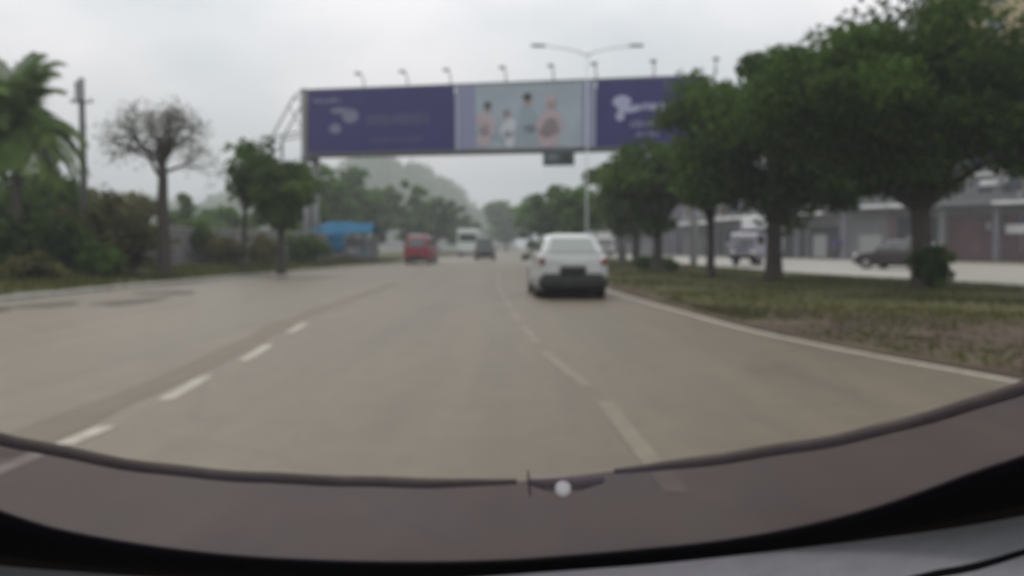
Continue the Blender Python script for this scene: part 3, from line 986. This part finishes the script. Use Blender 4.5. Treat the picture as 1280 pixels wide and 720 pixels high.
# median street lamp with two arms
def street_lamp(label, base, h):
    t = thing('street_lamp', label, 'street lamp', base)
    MB().tube([(0, 0, -.1), (0, 0, .5), (0, 0, h - .4)], [.075, .045, .03], 10).build('post', STEEL_L, t)
    MB().box((0, 0, .12), (.4, .4, .24), bev=.03).build('base_plate', STEEL, t)
    for s in (-1, 1):
        a = MB().tube([(0, 0, h - .5), (s * .5, 0, h - .3), (s * 1.3, 0, h - .12), (s * 2.3, 0, h)], [.04, .035, .03, .03], 6).build('arm', STEEL_L, t)
        MB().box((s * 2.6, 0, h + .02), (.75, .3, .12), bev=.04).build('lamp_head', STEEL, a)
street_lamp('thin grey double armed street lamp rising above the billboard', ((733 - CX) / FPX * 47.0, 47.0, .07), 11.75)

# ------------------------------------------------------------------ vehicles
def wheel(parent, x, y, r, w=.2):
    t_ = MB().tube([(x - w / 2, y, r), (x - w / 2 + .03, y, r), (x + w / 2 - .03, y, r), (x + w / 2, y, r)], [r * .9, r, r, r * .9], 20, False).build('tyre', TYRE, parent)
    s = 1 if x > 0 else -1
    MB().disc((x + s * (w / 2 + .002), y, r), (1, 0, 0), r * .62, .03, 16).build('rim', RIM, t_)
    for k in range(5):
        a = 2 * math.pi * k / 5
        q = Vector((x + s * (w / 2 + .022), y + math.cos(a) * r * .33, r + math.sin(a) * r * .33))
    return t_

def lerp3(a, b, t):
    return Vector(a).lerp(Vector(b), t)
def pane(quad4, u0, u1, v0, v1, th):
    a, b, c, d = quad4
    P = lambda u, v: lerp3(lerp3(a, b, u), lerp3(d, c, u), v)
    return MB().slab([P(u0, v0), P(u1, v0), P(u1, v1), P(u0, v1)], th)

def rounded(o, width, seg=3, ang=28):
    md = o.modifiers.new('round', 'BEVEL')
    md.width = width; md.segments = seg; md.limit_method = 'ANGLE'; md.angle_limit = R(ang)
    for p_ in o.data.polygons: p_.use_smooth = True
    w_ = o.modifiers.new('wn', 'WEIGHTED_NORMAL'); w_.keep_sharp = False
    return o
LIT_GLASS = mat('window_painted_light', (0.24, 0.27, 0.25), 0.12, var=0.05, spec=0.8, coat=0.8)  # pale base colour stands in for reflected sky and light through the glass
def car(name, label, loc, rz, L, W, Hh, paint, belt=.95, sill=.24, hood=.92, gh=(.22, .36, .96, .86), roof_in=.14,
        wr=.31, trim_h=0.0, cat='car', rack=None, lamp=1.0, rear_glass=None):
    """lengthwise y: front at +L/2, rear at -L/2. gh = greenhouse (rear base, rear roof.., as fractions)"""
    t = thing(name, label, cat, loc, rz)
    hw = W / 2
    yr, yf = -L / 2, L / 2
    # shell: rings along y, each a rounded section
    st = [(yr, .80, .86, belt - .18), (yr + .06, .95, .95, belt - .06), (yr + .2, 1, 1, belt), (yr + L * .3, 1, 1, belt), (yr + L * .62, 1, 1, belt - .01),
          (yr + L * .74, .995, .99, hood), (yf - .32, .97, .95, hood - .12), (yf - .1, .92, .9, hood - .2), (yf, .80, .78, hood - .34)]
    rings = []
    for (y, a, b, zt_) in st:
        w0, w1 = hw * a, hw * b * .93
        zl = sill + (.10 if abs(y - yr) < .01 or abs(y - yf) < .01 else 0)
        rings.append([(-w0 * .9, y, zl), (w0 * .9, y, zl), (w0 * .985, y, zl + .09), (w0, y, zl + (zt_ - zl) * .55), (w1 * 1.01, y, zt_ - .05), (w1 * .94, y, zt_), (-w1 * .94, y, zt_), (-w1 * 1.01, y, zt_ - .05), (-w0, y, zl + (zt_ - zl) * .55), (-w0 * .985, y, zl + .09)])
    rounded(MB().loft(rings, True, True, False).build('body', paint, t), .05)
    # greenhouse
    r0, r1, f0, f1 = yr + gh[0] * L, yr + gh[1] * L, yr + gh[2] * L, yr + gh[3] * L
    bw, rw = hw * .915, hw * .915 - roof_in
    zb_, zr = belt - .03, Hh
    base = [(-bw, r0, zb_), (bw, r0, zb_), (bw, f0, zb_), (-bw, f0, zb_)]
    top = [(-rw, r1, zr - .07), (rw, r1, zr - .07), (rw, f1, zr - .07), (-rw, f1, zr - .07)]
    tin = [(-rw + .16, r1 + .22, zr), (rw - .16, r1 + .22, zr), (rw - .16, f1 - .2, zr), (-rw + .16, f1 - .2, zr)]
    cab = rounded(MB().loft([base, top, tin]).build('cabin', paint, t), .09, 4, 20)
    pane((base[0], base[1], top[1], top[0]), .12, .88, .14, .88, .012).build('rear_window', rear_glass or GLASS, cab)
    pane((base[2], base[3], top[3], top[2]), .06, .94, .08, .94, .012).build('windscreen', GLASS, cab)
    for (i, j) in ((1, 2), (3, 0)):
        q = (base[i], base[j], top[j], top[i])
        for (u0, u1) in ((.05, .30), (.33, .62), (.65, .93)):
            if i == 3: u0, u1 = 1 - u1, 1 - u0
            pane(q, u0, u1, .16, .9, .012).build('side_window', GLASS, cab)
    for s in (-1, 1):
        for y in (yr + L * .19, yf - L * .19):
            wheel(t, s * (hw - .12), y, wr)
            MB().disc((s * (hw - .03), y, wr + .03), (1, 0, 0), wr * 1.16, .05, 20).build('wheel_arch', TRIM, t)
        MB().box((s * (hw * .86), yr - .0, belt - .2), (.2 * lamp, .14, .30 * lamp), bev=.03).build('tail_lamp', LAMP_R, t)
        MB().box((s * (hw * .72), yf - .06, hood - .24), (.36, .18, .14), bev=.04).build('headlamp', LAMP_W, t)
        m_ = MB().box((s * (hw + .10), f0 - .35, belt - .14), (.22, .10, .15), bev=.04).build('wing_mirror', TRIM, t)
        MB().box((s * (hw + .10), f0 - .405, belt - .14), (.17, .012, .11)).build('mirror_glass', GLASS, m_)
    # bumpers
    bh = max(.24, trim_h)
    rb = MB().box((0, yr + .02, sill - .02 + bh / 2), (W * .96, .34, bh), bev=.13).build('rear_bumper', TRIM if trim_h else paint, t)
    rounded(rb, .05)
    MB().box((0, yr - .155, sill + bh * .62), (.48, .02, .13)).build('number_plate', PLATE, rb)
    fb = MB().box((0, yf - .1, sill + .14), (W * .93, .26, .28), bev=.06).build('front_bumper', paint, t)
    MB().box((0, yf + .035, sill + .17), (W * .5, .03, .14), bev=.01).build('grille', TRIM, fb)
    MB().box((0, 0, sill - .03), (W * .86, L * .9, .10)).build('underbody', TRIM, t)
    if trim_h:
        for s in (-1, 1):
            MB().box((s * (hw - .005), 0, sill + .05), (.04, L * .44, .16), bev=.015).build('side_skirt', TRIM, t)
        MB().box((0, yr - .03, belt - .26), (.62, .05, .10), bev=.015).build('plate_trim', paint, t)
        MB().box((0, yr - .035, sill + bh + .06), (.62, .06, .15), bev=.02).build('plate_recess', TRIM, t)
    if rack:
        MB().box((0, r1 + .8, zr + .08), (W * .62, 1.2, .14), bev=.03).build('roof_load', rack, t)
        for s in (-1, 1):
            MB().box((s * W * .25, r1 + .8, zr + .005), (.05, 1.3, .05)).build('roof_bar', TRIM, t)
    return t

def heading(f, y):
    return -math.atan2(float(f(y + 1) - f(y - 1)), 2.0)
# white car: rear at 20.8 m
car('hatchback', 'white hatchback with dark lower bumper driving in the lane beside the median', (1.36, 20.9 + 2.05, 0), R(2.5), 4.1, 1.72, 1.56, WHITE_CAR,
    belt=1.10, sill=.20, hood=1.0, gh=(.02, .12, .80, .60), roof_in=.19, wr=.31, trim_h=.42, lamp=.62, rear_glass=LIT_GLASS)
# red van
car('van', 'dark red van with pale load on its roof in the far left lane', ((523 - CX) / FPX * 62.5, 62.5 + 2.2, 0), heading(left_edge, 62), 4.4, 1.86, 1.95, RED_CAR,
    belt=1.15, sill=.26, hood=1.1, gh=(.01, .04, .94, .80), roof_in=.10, wr=.32, trim_h=.2, cat='van', rack=CREAM_CAR)
car('van', 'grey van driving ahead in the middle of the road', ((606 - CX) / FPX * 82, 82 + 2.2, 0), heading(lane_l, 82), 4.4, 1.85, 2.15, GREY_CAR,
    belt=1.15, sill=.28, hood=1.1, gh=(.01, .04, .94, .80), roof_in=.10, wr=.33, trim_h=.3, cat='van')
# dark pickup-like car on the other carriageway
car('parked_car', 'dark maroon estate car beyond the large median tree on the opposite road', ((1122 - CX) / FPX * 49.0, 49.0, 0), R(36), 4.4, 1.85, 1.62, DARK_CAR,
    belt=1.0, sill=.26, hood=.98, gh=(.03, .12, .74, .58), roof_in=.16, wr=.33, trim_h=.2)

def bus(label, loc, rz, L, W, Hh, paint, name='bus'):
    t = thing(name, label, 'bus', loc, rz)
    b = MB().box((0, 0, Hh / 2 + .2), (W, L, Hh - .4), bev=.14).build('body', paint, t)
    for y in (-L / 2 - .004, L / 2 + .004):
        MB().box((0, y, Hh * .68), (W * .84, .03, Hh * .30), bev=.012).build('window', GLASS, b)
    for s in (-1, 1):
        n = int(L / 1.4)
        for k in range(n):
            MB().box((s * (W / 2 + .003), -L / 2 + (k + .5) * L / n, Hh * .68), (.03, L / n - .14, Hh * .26), bev=.012).build('window', GLASS, b)
        for y in (-L * .3, L * .33):
            wheel(t, s * (W / 2 - .16), y, .45, .28)
        for y in (-L / 2 - .006, L / 2 + .006):
            MB().box((s * W * .4, y, .75), (.22, .05, .22), bev=.02).build('lamp', LAMP_R if y < 0 else LAMP_W, t)
    for y in (-L / 2, L / 2):
        MB().box((0, y, .42), (W * .96, .2, .3), bev=.05).build('bumper', TRIM, t)
    return t
bus('pale green bus stopped at the left side beyond the grey van', ((585 - CX) / FPX * 112, 112 + 4, 0), heading(left_edge, 112), 9.0, 2.6, 3.45, BUS_CAR)

def lorry(label, loc, rz, cabm, boxm, L=6.2, W=2.1, Hc=2.3, Hb=3.3, split=False, z_box=1.0):
    """front towards +y"""
    t = thing('lorry', label, 'lorry', loc, rz)
    yf = L / 2
    prof = [(yf, .55), (yf, 1.25), (yf - .22, Hc - .15), (yf - .4, Hc), (yf - 1.75, Hc), (yf - 1.75, .55)]
    c = MB().prism(prof, 'x', -W / 2 * .96, W / 2 * .96).build('cab', cabm, t)
    a, b = Vector((W * .42, yf + .012, 1.32)), Vector((-W * .42, yf + .012, 1.32))
    MB().slab([(W * .42, yf - .02, 1.32), (-W * .42, yf - .02, 1.32), (-W * .40, yf - .205, Hc - .22), (W * .40, yf - .205, Hc - .22)], .03).build('windscreen', GLASS, c)
    for s in (-1, 1):
        MB().box((s * (W / 2 * .96 + .004), yf - .95, 1.68), (.03, .95, .62), bev=.012).build('side_window', GLASS, c)
        MB().box((s * W * .37, yf + .01, .86), (.34, .06, .2), bev=.03).build('headlamp', LAMP_W, c)
        MB().box((s * (W / 2 + .12), yf - .1, 1.75), (.2, .1, .4), bev=.03).build('wing_mirror', TRIM, c)
        for y in (yf - .85, -L / 2 + 1.1):
            wheel(t, s * (W / 2 - .14), y, .42, .26)
        MB().box((s * (W / 2 + .13), -.8, .0 + .75), (.03, .6, .1)).build('side_marker', TRIM, t) if False else None
    MB().box((0, yf + .02, .58), (W * .96, .14, .3), bev=.04).build('bumper', TRIM, c)
    MB().box((0, yf + .012, 1.08), (W * .5, .04, .16), bev=.01).build('grille', TRIM, c)
    MB().box((0, -.1, .62), (W * .5, L * .94, .2)).build('chassis', TRIM, t)
    y1, y0 = yf - 1.88, -L / 2
    if split:
        MB().box((0, (y0 + y1) / 2, .95), (W, y1 - y0, .18), bev=.02).build('load_bed', cabm, t)
        MB().box((0, (y0 + y1) / 2, 1.45), (W, y1 - y0, .78), bev=.03).build('side_board', cabm, t)
        for s in (-1, 1):
            MB().box((s * W * .25, (y0 + y1) / 2, Hb - .45), (W * .46, y1 - y0 - .1, .9), bev=.05).build('white_crate', boxm, t)
            MB().box((s * W * .25, (y0 + y1) / 2, 2.15), (W * .4, y1 - y0 - .4, .6), bev=.04).build('load', TRIM, t)
    else:
        MB().box((0, (y0 + y1) / 2, (z_box + Hb) / 2 - .05), (W, y1 - y0, Hb - z_box + .1), bev=.05).build('cargo_box', boxm, t)
    return t
lorry('small lavender grey lorry carrying two white boxes, between median trunks on the opposite road', ((946 - CX) / FPX * 60.0, 60.0, 0), R(180 - 38), LAV_CAR, BOX_W, L=4.9, W=1.9, Hc=2.15, Hb=3.3, split=True)
lorry('cream box lorry coming on the opposite road past the white hatchback', ((757 - CX) / FPX * 108, 112, 0), R(180), CREAM_CAR, CREAM_CAR, L=6.5, W=2.3, Hc=2.4, Hb=3.3)

# ------------------------------------------------------------------ blue canopy stall on the left
def stall():
    Y = 66.0
    cx = (433 - CX) / FPX * Y
    t = thing('market_stall', 'roadside stall under a blue tarpaulin canopy beside the red van', 'stall', (cx, Y, 0), R(-6))
    w, d = 4.4, 3.2
    for sx in (-1, 1):
        for sy in (-1, 1):
            MB().tube([(sx * w * .47, sy * d * .46, -.05), (sx * w * .47, sy * d * .46, 2.35)], .035, 8).build('pole', STEEL, t)
    def sheet(pts, nx, ny, sag, name, m):
        a, b, c, e = [Vector(p) for p in pts]
        V, F = [], []
        for j in range(ny + 1):
            for i in range(nx + 1):
                u, v = i / nx, j / ny
                p = a.lerp(b, u).lerp(e.lerp(c, u), v)
                p.z -= sag * math.sin(math.pi * u) * math.sin(math.pi * v) * 1.0 - .04 * math.sin(9 * u + 4 * v)
                V.append(p)
        for j in range(ny):
            for i in range(nx):
                q = j * (nx + 1) + i
                F.append((q, q + 1, q + nx + 2, q + nx + 1))
        mb_ = MB(); mb_.add(V, F, True)
        o = mb_.build(name, m, t)
        md = o.modifiers.new('thick', 'SOLIDIFY'); md.thickness = .015
        return o
    sheet([(-w * .55, -d * .55, 2.2), (w * .55, -d * .55, 2.25), (w * .5, 0, 2.95), (-w * .3, 0, 3.1)], 10, 6, .18, 'canopy', TARP)
    sheet([(-w * .3, .02, 3.09), (w * .5, .02, 2.94), (w * .55, d * .55, 2.3), (-w * .55, d * .55, 2.3)], 10, 6, .18, 'canopy', TARP2)
    sheet([(-w * .56, -d * .56, 2.2), (w * .1, -d * .56, 2.23), (w * .1, -d * .6, 1.0), (-w * .62, -d * .6, .75)], 8, 5, .05, 'side_curtain', TARP)
    tb = MB().box((w * .18, -d * .2, .78), (2.2, .9, .06), bev=.01).build('table', CLOTH, t)
    for sx in (-.8, 1.6):
        for sy in (-.55, .1):
            MB().tube([(sx, sy - .35, 0), (sx, sy - .35, .76)], .025, 6).build('table_leg', STEEL, tb)
    for k in range(5):
        MB().box((-.35 + k * .46, -d * .2 + random.uniform(-.12, .12), .81 + .14), (.36, .34, .28), bev=.03).build('goods_box', random.choice([CLOTH, B_PALE, TARP2]), t)
    MB().box((0, d * .5, 1.0), (w * .9, .05, 1.9), bev=.01).build('back_board', CLOTH, t)
stall()

# ------------------------------------------------------------------ shop buildings on the right
def facade(name, label, a, b, floors, cat='building'):
    a, b = Vector((*a, 0)), Vector((*b, 0))
    t = thing(name, label, cat, a, math.atan2(b.y - a.y, b.x - a.x))
    return t, (b - a).length
def clutter(t, L, n, z0, z1, y, seed):
    rs = random.Random(seed)
    for k in range(n):
        x = rs.uniform(.5, L - .5); z = rs.uniform(z0, z1)
        kind = rs.random()
        if kind < .35:
            b_ = MB().box((x, y - .22, z), (.85, .35, .6), bev=.04).build('air_conditioner', FRAME, t)
            MB().disc((x, y - .40, z), (0, 1, 0), .2, .02, 14).build('fan_grille', TRIM, b_)
        elif kind < .75:
            MB().box((x, y - .13 - .02 * k % .1, z), (rs.uniform(.8, 2.4), .1, rs.uniform(.4, 1.0)), bev=.02).build('signboard', rs.choice([B_PALE, B_LAV, B_BRICK, B_BLUE, FRAME, FRAME]), t)
        else:
            MB().tube([(x, y - .08, z0 - .5), (x, y - .08, z1 + .8)], .06, 8).build('drain_pipe', FRAME, t)
def shop_a():
    t, L = facade('shophouse', 'low grey shophouse row with pale stepped canopies behind the median trees', (22.0, 121), (31.2, 87.0), 2)
    D, H = 10.0, 8.2
    MB().box((L / 2, D / 2 + 1.6, H / 2), (L, D, H)).build('wall', B_GREY, t)
    n = 6
    w = L / n
    for k in range(n):
        x = (k + .5) * w
        MB().box((k * w + .25, .25, 2.1), (.45, .45, 4.2), bev=.03).build('column', B_LAV, t)
        MB().box((x, 1.58, 1.7), (w - .9, .12, 3.2)).build('shop_front', B_DARK if k % 3 else B_GREY, t)
        if k % 2:
            MB().box((x - .6, 1.50, 1.3), (w * .4, .08, 2.3), bev=.02).build('shutter', FRAME, t)
        zc = 4.25 + (.32 if k in (2, 3, 5) else 0)
        c = MB().box((x, .55, zc), (w - .05, 2.3, .22), bev=.03).build('canopy', B_GREY, t)
        MB().box((x, -.64, zc), (w - .1, .06, .34), bev=.02).build('fascia', B_PALE, c)
        for q in (-.26, .26):
            f_ = MB().box((x + q * w, 1.58, 6.3), (w * .34, .1, 1.5), bev=.02).build('window', FRAME, t)
            MB().box((x + q * w, 1.51, 6.3), (w * .30, .06, 1.32)).build('pane', WIN, f_)
        if k in (3, 4):
            MB().box((x, 1.2, 5.3 + .9), (w * .22, .3, 2.4), bev=.03).build('signboard', [B_PALE, B_LAV][k % 2], t)
    MB().box((L / 2, D / 2 + 1.5, H + .2), (L + .3, D + .4, .4), bev=.04).build('parapet', B_LAV, t)
    for k in range(n):
        MB().box(((k + .5) * w, 1.32, 7.65 + .2 * (k % 2)), (w - .3, .35, .42), bev=.04).build('eave_band', B_PALE, t)
        MB().box(((k + .5) * w, 1.40, 5.15), (w - .5, .2, .16), bev=.03).build('sill_band', FRAME, t)
    clutter(t, L, 34, 4.9, 7.2, 1.5, 4)
    clutter(t, L, 10, 1.2, 3.2, 1.42, 8)
    return t
shop_a()
def shop_far():
    t, L = facade('shophouse', 'far lavender grey shophouse row glimpsed between the thin median trunks', (15.5, 190.0), (21.4, 124.0), 2)
    D, H = 10.0, 7.0
    MB().box((L / 2, D / 2, H / 2), (L, D, H)).build('wall', B_LAV, t)
    n = 10
    w = L / n
    for k in range(n):
        x = (k + .5) * w
        MB().box((x, -.05, 1.5), (w * .7, .12, 2.6)).build('shop_front', B_DARK if k % 2 else B_GREY, t)
        f_ = MB().box((x, -.05, 5.2), (w * .6, .1, 1.4), bev=.02).build('window', FRAME, t)
        MB().box((x, -.12, 5.2), (w * .52, .06, 1.2)).build('pane', WIN, f_)
    MB().box((L / 2, -.8, 3.3), (L, 1.6, .25), bev=.03).build('canopy', B_GREY, t)
    MB().box((L / 2, D / 2, H + .2), (L + .3, D + .4, .4), bev=.04).build('parapet', B_GREY, t)
shop_far()
def shop_b():
    t, L = facade('shophouse', 'shophouse with dark red ground floor and white sign band beside the yellow block', (31.8, 85.0), (50.5, 66.0), 2)
    D, H = 12.0, 10.5
    MB().box((L / 2, D / 2 + 1.5, H / 2), (L, D, H)).build('wall', B_GREY, t)
    n = 6
    w = L / n
    for k in range(n):
        x = (k + .5) * w
        MB().box((k * w + .2, .3, 2.35), (.4, .4, 4.7), bev=.03).build('column', [B_LAV, B_RED, B_GREY][k % 3], t)
        MB().box((x, 1.46, 2.0), (w - .6, .12, 3.9)).build('shop_front', [B_GREY, B_DARK, B_RED, B_RED, B_BRICK, B_RED][k], t)
        MB().box((x, 1.37, 1.2), (w * .5, .08, 2.3), bev=.02).build('shutter', [FRAME, B_GREY, B_RED, B_RED, B_RED, B_GREY][k], t)
        c = MB().box((x, .5, 4.95), (w - .06, 2.2, .2), bev=.03).build('canopy', B_GREY, t)
        MB().box((x, -.63, 4.95), (w - .12, .06, .3), bev=.02).build('fascia', B_PALE if k not in (2,) else B_GREY, c)
        for q in (-.26, .26):
            f_ = MB().box((x + q * w, 1.46, 6.6), (w * .36, .1, 1.5), bev=.02).build('window', FRAME if k < 3 else B_BRICK, t)
            MB().box((x + q * w, 1.39, 6.6), (w * .31, .06, 1.3)).build('pane', WIN, f_)
        if k >= 3:
            MB().box((x, 1.0, 8.75 + .25 * (k - 3)), (w - .1, .3, 1.1 + .3 * (k - 3)), bev=.03).build('sign_band', B_PALE, t)
        else:
            MB().box((x, 1.2, 8.6), (w - .2, .2, .7), bev=.03).build('sign_band', [B_GREY, B_LAV, B_BLUE][k], t)
    MB().box((3.35 * w, .95, 9.6), (w * .5, .25, .75), bev=.03).build('blue_sign', B_BLUE, t)
    MB().box((L / 2, D / 2 + 1.4, H + .2), (L + .3, D + .4, .4), bev=.04).build('parapet', B_LAV, t)
    MB().box((4.4 * w, .9, 7.3), (.5, .2, 1.8), bev=.03).build('hanging_sign', B_BRICK, t)
    for k in range(n):
        MB().box(((k + .5) * w, 1.28, 7.55 + .15 * (k % 2)), (w - .4, .25, .26), bev=.04).build('sill_band', B_PALE, t)
    clutter(t, L, 32, 5.6, 9.4, 1.35, 5)
    clutter(t, L, 10, 1.2, 3.4, 1.28, 6)
    return t
shop_b()
def yellow_block():
    t, L = facade('apartment_block', 'tall yellow apartment block rising behind the shophouses and the large tree', (49.0, 104.0), (72.0, 92.0), 9)
    D, H = 14.0, 40.0
    MB().box((L / 2, D / 2, H / 2), (L, D, H)).build('wall', B_YEL, t)
    for fl in range(11):
        for k in range(6):
            x = (k + .5) * L / 6
            z = 3.2 + fl * 3.3
            f_ = MB().box((x, -.03, z), (1.9, .08, 1.6), bev=.02).build('window', FRAME, t)
            MB().box((x, -.08, z), (1.6, .04, 1.35)).build('pane', WIN, f_)
            MB().box((x, -.12, z - .88), (2.1, .22, .1)).build('sill', B_PALE, f_)
        for s, x in ((0, 0.4), (1, L - .4)):
            pass
    MB().box((L / 2, D / 2, H + .3), (L + .6, D + .6, .6), bev=.05).build('parapet', B_PALE, t)
yellow_block()

# ------------------------------------------------------------------ the car that carries the camera
def windscreen_hit(px, py, off=0.0):
    """point where the pixel's ray meets the raked, bowed windscreen"""
    d = ray(px, py)
    cot = 1.28
    lo, hi = .2, 2.5
    def g(t):
        p = Vector((0, 0, CAMH)) + d * t
        return p.y + (p.z - .98) * cot - (.80 - off - .16 * p.x * p.x)
    for _ in range(60):
        m_ = (lo + hi) / 2
        if g(m_) > 0: hi = m_
        else: lo = m_
    return Vector((0, 0, CAMH)) + d * lo
def spl(pts, xs):
    f = smooth_curve([(y, x) for x, y in pts])
    return [float(f(x)) for x in xs]
BAND_T = [(-330, 480), (-160, 568), (0, 641), (62, 661), (125, 674), (187, 684), (281, 695), (400, 702), (520, 704), (640, 701), (720, 695), (800, 688), (880, 680), (960, 668), (1000, 660), (1111, 631), (1162, 613), (1213, 594), (1280, 572), (1430, 515), (1600, 430)]
BAND_B = [(-330, 640), (-160, 682), (0, 705), (94, 713), (180, 719), (300, 724), (450, 726), (560, 722), (640, 717), (720, 711), (800, 705), (960, 688), (1111, 669), (1189, 658), (1280, 642), (1430, 610), (1600, 565)]
WIPE = [(-330, 400), (-160, 492), (0, 549), (47, 558), (94, 568), (156, 580), (219, 588), (281, 594), (400, 600), (500, 603), (640, 602), (708, 596), (775, 588), (860, 579), (940, 567), (1040, 551), (1140, 527), (1205, 508), (1280, 484), (1430, 420), (1600, 330)]
SEAM = [(1060, 745), (1120, 732), (1178, 718), (1222, 710), (1280, 694), (1430, 655), (1600, 600)]

ego = thing('own_car', 'dashboard, black windscreen edge and wiper blades of the car carrying the camera', 'car', (0, 0, 0))
XS = list(np.linspace(-330, 1600, 70))
def ribbon(name, top, bot, m, offt, offb, thick=.004, rows=4):
    yt, yb = spl(top, XS), spl(bot, XS)
    V, F = [], []
    for j in range(rows + 1):
        for i, x in enumerate(XS):
            v = j / rows
            V.append(windscreen_hit(x, yt[i] * (1 - v) + yb[i] * v, offt * (1 - v) + offb * v))
    n = len(XS)
    for j in range(rows):
        for i in range(n - 1):
            q = j * n + i
            F.append((q, q + n, q + n + 1, q + 1))
    mb_ = MB(); mb_.add(V, F, True)
    o = mb_.build(name, m, ego, recalc=False)
    if thick:
        md = o.modifiers.new('thick', 'SOLIDIFY'); md.thickness = thick; md.offset = 0
    return o
# dusty, smoked lower glass below the wiped field
gm = bpy.data.materials.new('dusty_lower_glass')
gm.use_nodes = True
n_, l_ = gm.node_tree.nodes, gm.node_tree.links
n_.remove(n_['Principled BSDF'])
tr_ = n_.new('ShaderNodeBsdfTransparent'); tr_.inputs['Color'].default_value = (.72, .68, .74, 1)
df_ = n_.new('ShaderNodeBsdfDiffuse')
tcg = n_.new('ShaderNodeTexCoord')
ng = n_.new('ShaderNodeTexNoise'); ng.inputs['Scale'].default_value = 9; ng.inputs['Detail'].default_value = 4
rg_ = n_.new('ShaderNodeValToRGB')
rg_.color_ramp.elements[0].position = .35; rg_.color_ramp.elements[0].color = (.19, .15, .175, 1)
rg_.color_ramp.elements[1].position = .68; rg_.color_ramp.elements[1].color = (.165, .165, .21, 1)
mg = n_.new('ShaderNodeMixShader'); mg.inputs[0].default_value = .5
l_.new(tcg.outputs['Object'], ng.inputs['Vector'])
l_.new(ng.outputs['Fac'], rg_.inputs[0])
l_.new(rg_.outputs[0], df_.inputs['Color'])
l_.new(tr_.outputs[0], mg.inputs[1]); l_.new(df_.outputs[0], mg.inputs[2])
l_.new(mg.outputs[0], n_['Material Output'].inputs['Surface'])
tag(ribbon('lower_windscreen', WIPE, BAND_T, gm, 0, 0, thick=0), 'dusty smoked glass strip between wiper blades and black edge')
tag(ribbon('windscreen_edge', BAND_T, BAND_B, FRIT, .001, .012, thick=.005), 'black border along the foot of the windscreen')

def wiper(x0, x1):
    xs = np.linspace(x0, x1, 36)
    ys = spl(WIPE, xs)
    pts = [windscreen_hit(x, y + .6 * math.sin(x * .05), -.006) for x, y in zip(xs, ys)]
    bl = MB().tube(pts, [.0022 + .0024 * min(1, 8 * min(k, 35 - k) / 35) for k in range(36)], 8, flat=1.0).build('wiper_blade', RUBBER, ego)
    sp = [windscreen_hit(x, y + 2, -.013) for x, y in zip(xs[4:-4], ys[4:-4])]
    MB().tube(sp, .0022, 6).build('spine', RUBBER, bl)
    return bl
wiper(-310, 646)
wiper(768, 1580)
# washer nozzle between the blades
c = windscreen_hit(703, 607, -.004)
nb = MB()
nb.tube([c + Vector((-.028, .004, .003)), c + Vector((-.012, .003, .001)), c + Vector((.014, .003, .001)), c + Vector((.034, .004, .004))], [.003, .0062, .0058, .003], 10)
no = nb.build('washer_nozzle', NOZ_D, ego)
rings = []
for k in range(7):
    a = -math.pi / 2 + math.pi * k / 6
    rings.append([c + Vector((.0068 * math.cos(a) * math.cos(2 * math.pi * j / 12), -.009 + .005 * math.cos(a) * math.sin(2 * math.pi * j / 12), .0065 * math.sin(a))) for j in range(12)])
MB().loft(rings, True, True, True).build('nozzle_cap', NOZ, no)
st_ = windscreen_hit(661, 603, -.004)
MB().tube([windscreen_hit(660, 588, -.004), st_, windscreen_hit(663, 620, -.004)], [.0008, .0013, .0008], 6).build('nozzle_bracket', NOZ_D, no)

# dashboard: top sheet starts at the foot of the glass and comes towards the driver
far = [windscreen_hit(x, y, .016) for x, y in zip(XS, spl([(a, b - 3) for a, b in BAND_B], XS))]
rings = []
for p in far:
    q = p - Vector((0, .004, .002))
    rings.append([q, q + Vector((0, -.06, .0)), q + Vector((0, -.20, -.012)), q + Vector((0, -.27, -.04)), q + Vector((0, -.29, -.12)), q + Vector((0, -.25, -.3)), q + Vector((0, .02, -.3))])
MB().loft(rings, True, True, False).build('dashboard', DASH, ego)
sx = np.linspace(1062, 1590, 24)
sy = spl(SEAM, sx)
def dash_hit(px, py):
    # meet the dashboard top plane by marching the ray down to the local far-edge height
    d = ray(px, py)
    zs = {round(p.x, 3): p.z for p in far}
    ks = sorted(zs)
    t = .3
    for _ in range(900):
        p = Vector((0, 0, CAMH)) + d * t
        zz = np.interp(p.x, ks, [zs[k] for k in ks]) - .004
        if p.z <= zz: return Vector((p.x, p.y, zz))
        t += .001
    return p
MB().tube([dash_hit(x, y) + Vector((0, 0, -.0005)) for x, y in zip(sx, sy)], .0042, 6).build('dashboard_seam', FRIT, ego)
# shell under the dashboard down to the wheels
MB().box((0, -.35, .48), (1.5, 2.1, .40), bev=.06).build('body', EGO, ego)
for s in (-1, 1):
    for y in (.25, -1.1):
        wheel(ego, s * .68, y, .29)
MB().box((0, .46, .62), (1.3, .3, .12), bev=.04).build('dashboard_support', TRIM, ego)

# ------------------------------------------------------------------ haze
hm = bpy.data.materials.new('haze_air')
hm.use_nodes = True
hn, hl = hm.node_tree.nodes, hm.node_tree.links
hn.remove(hn['Principled BSDF'])
pv = hn.new('ShaderNodeVolumePrincipled')
pv.inputs['Color'].default_value = (.93, .955, .99, 1)
pv.inputs['Density'].default_value = 0.0013
pv.inputs['Anisotropy'].default_value = 0.2
hl.new(pv.outputs[0], hn['Material Output'].inputs['Volume'])
MBh = MB().box((0, 420, 29.0), (1840, 1000, 60.0))
hz = MBh.build('haze', hm)
tag(hz, 'thin pale haze filling the air over the road', 'haze', kind='stuff')
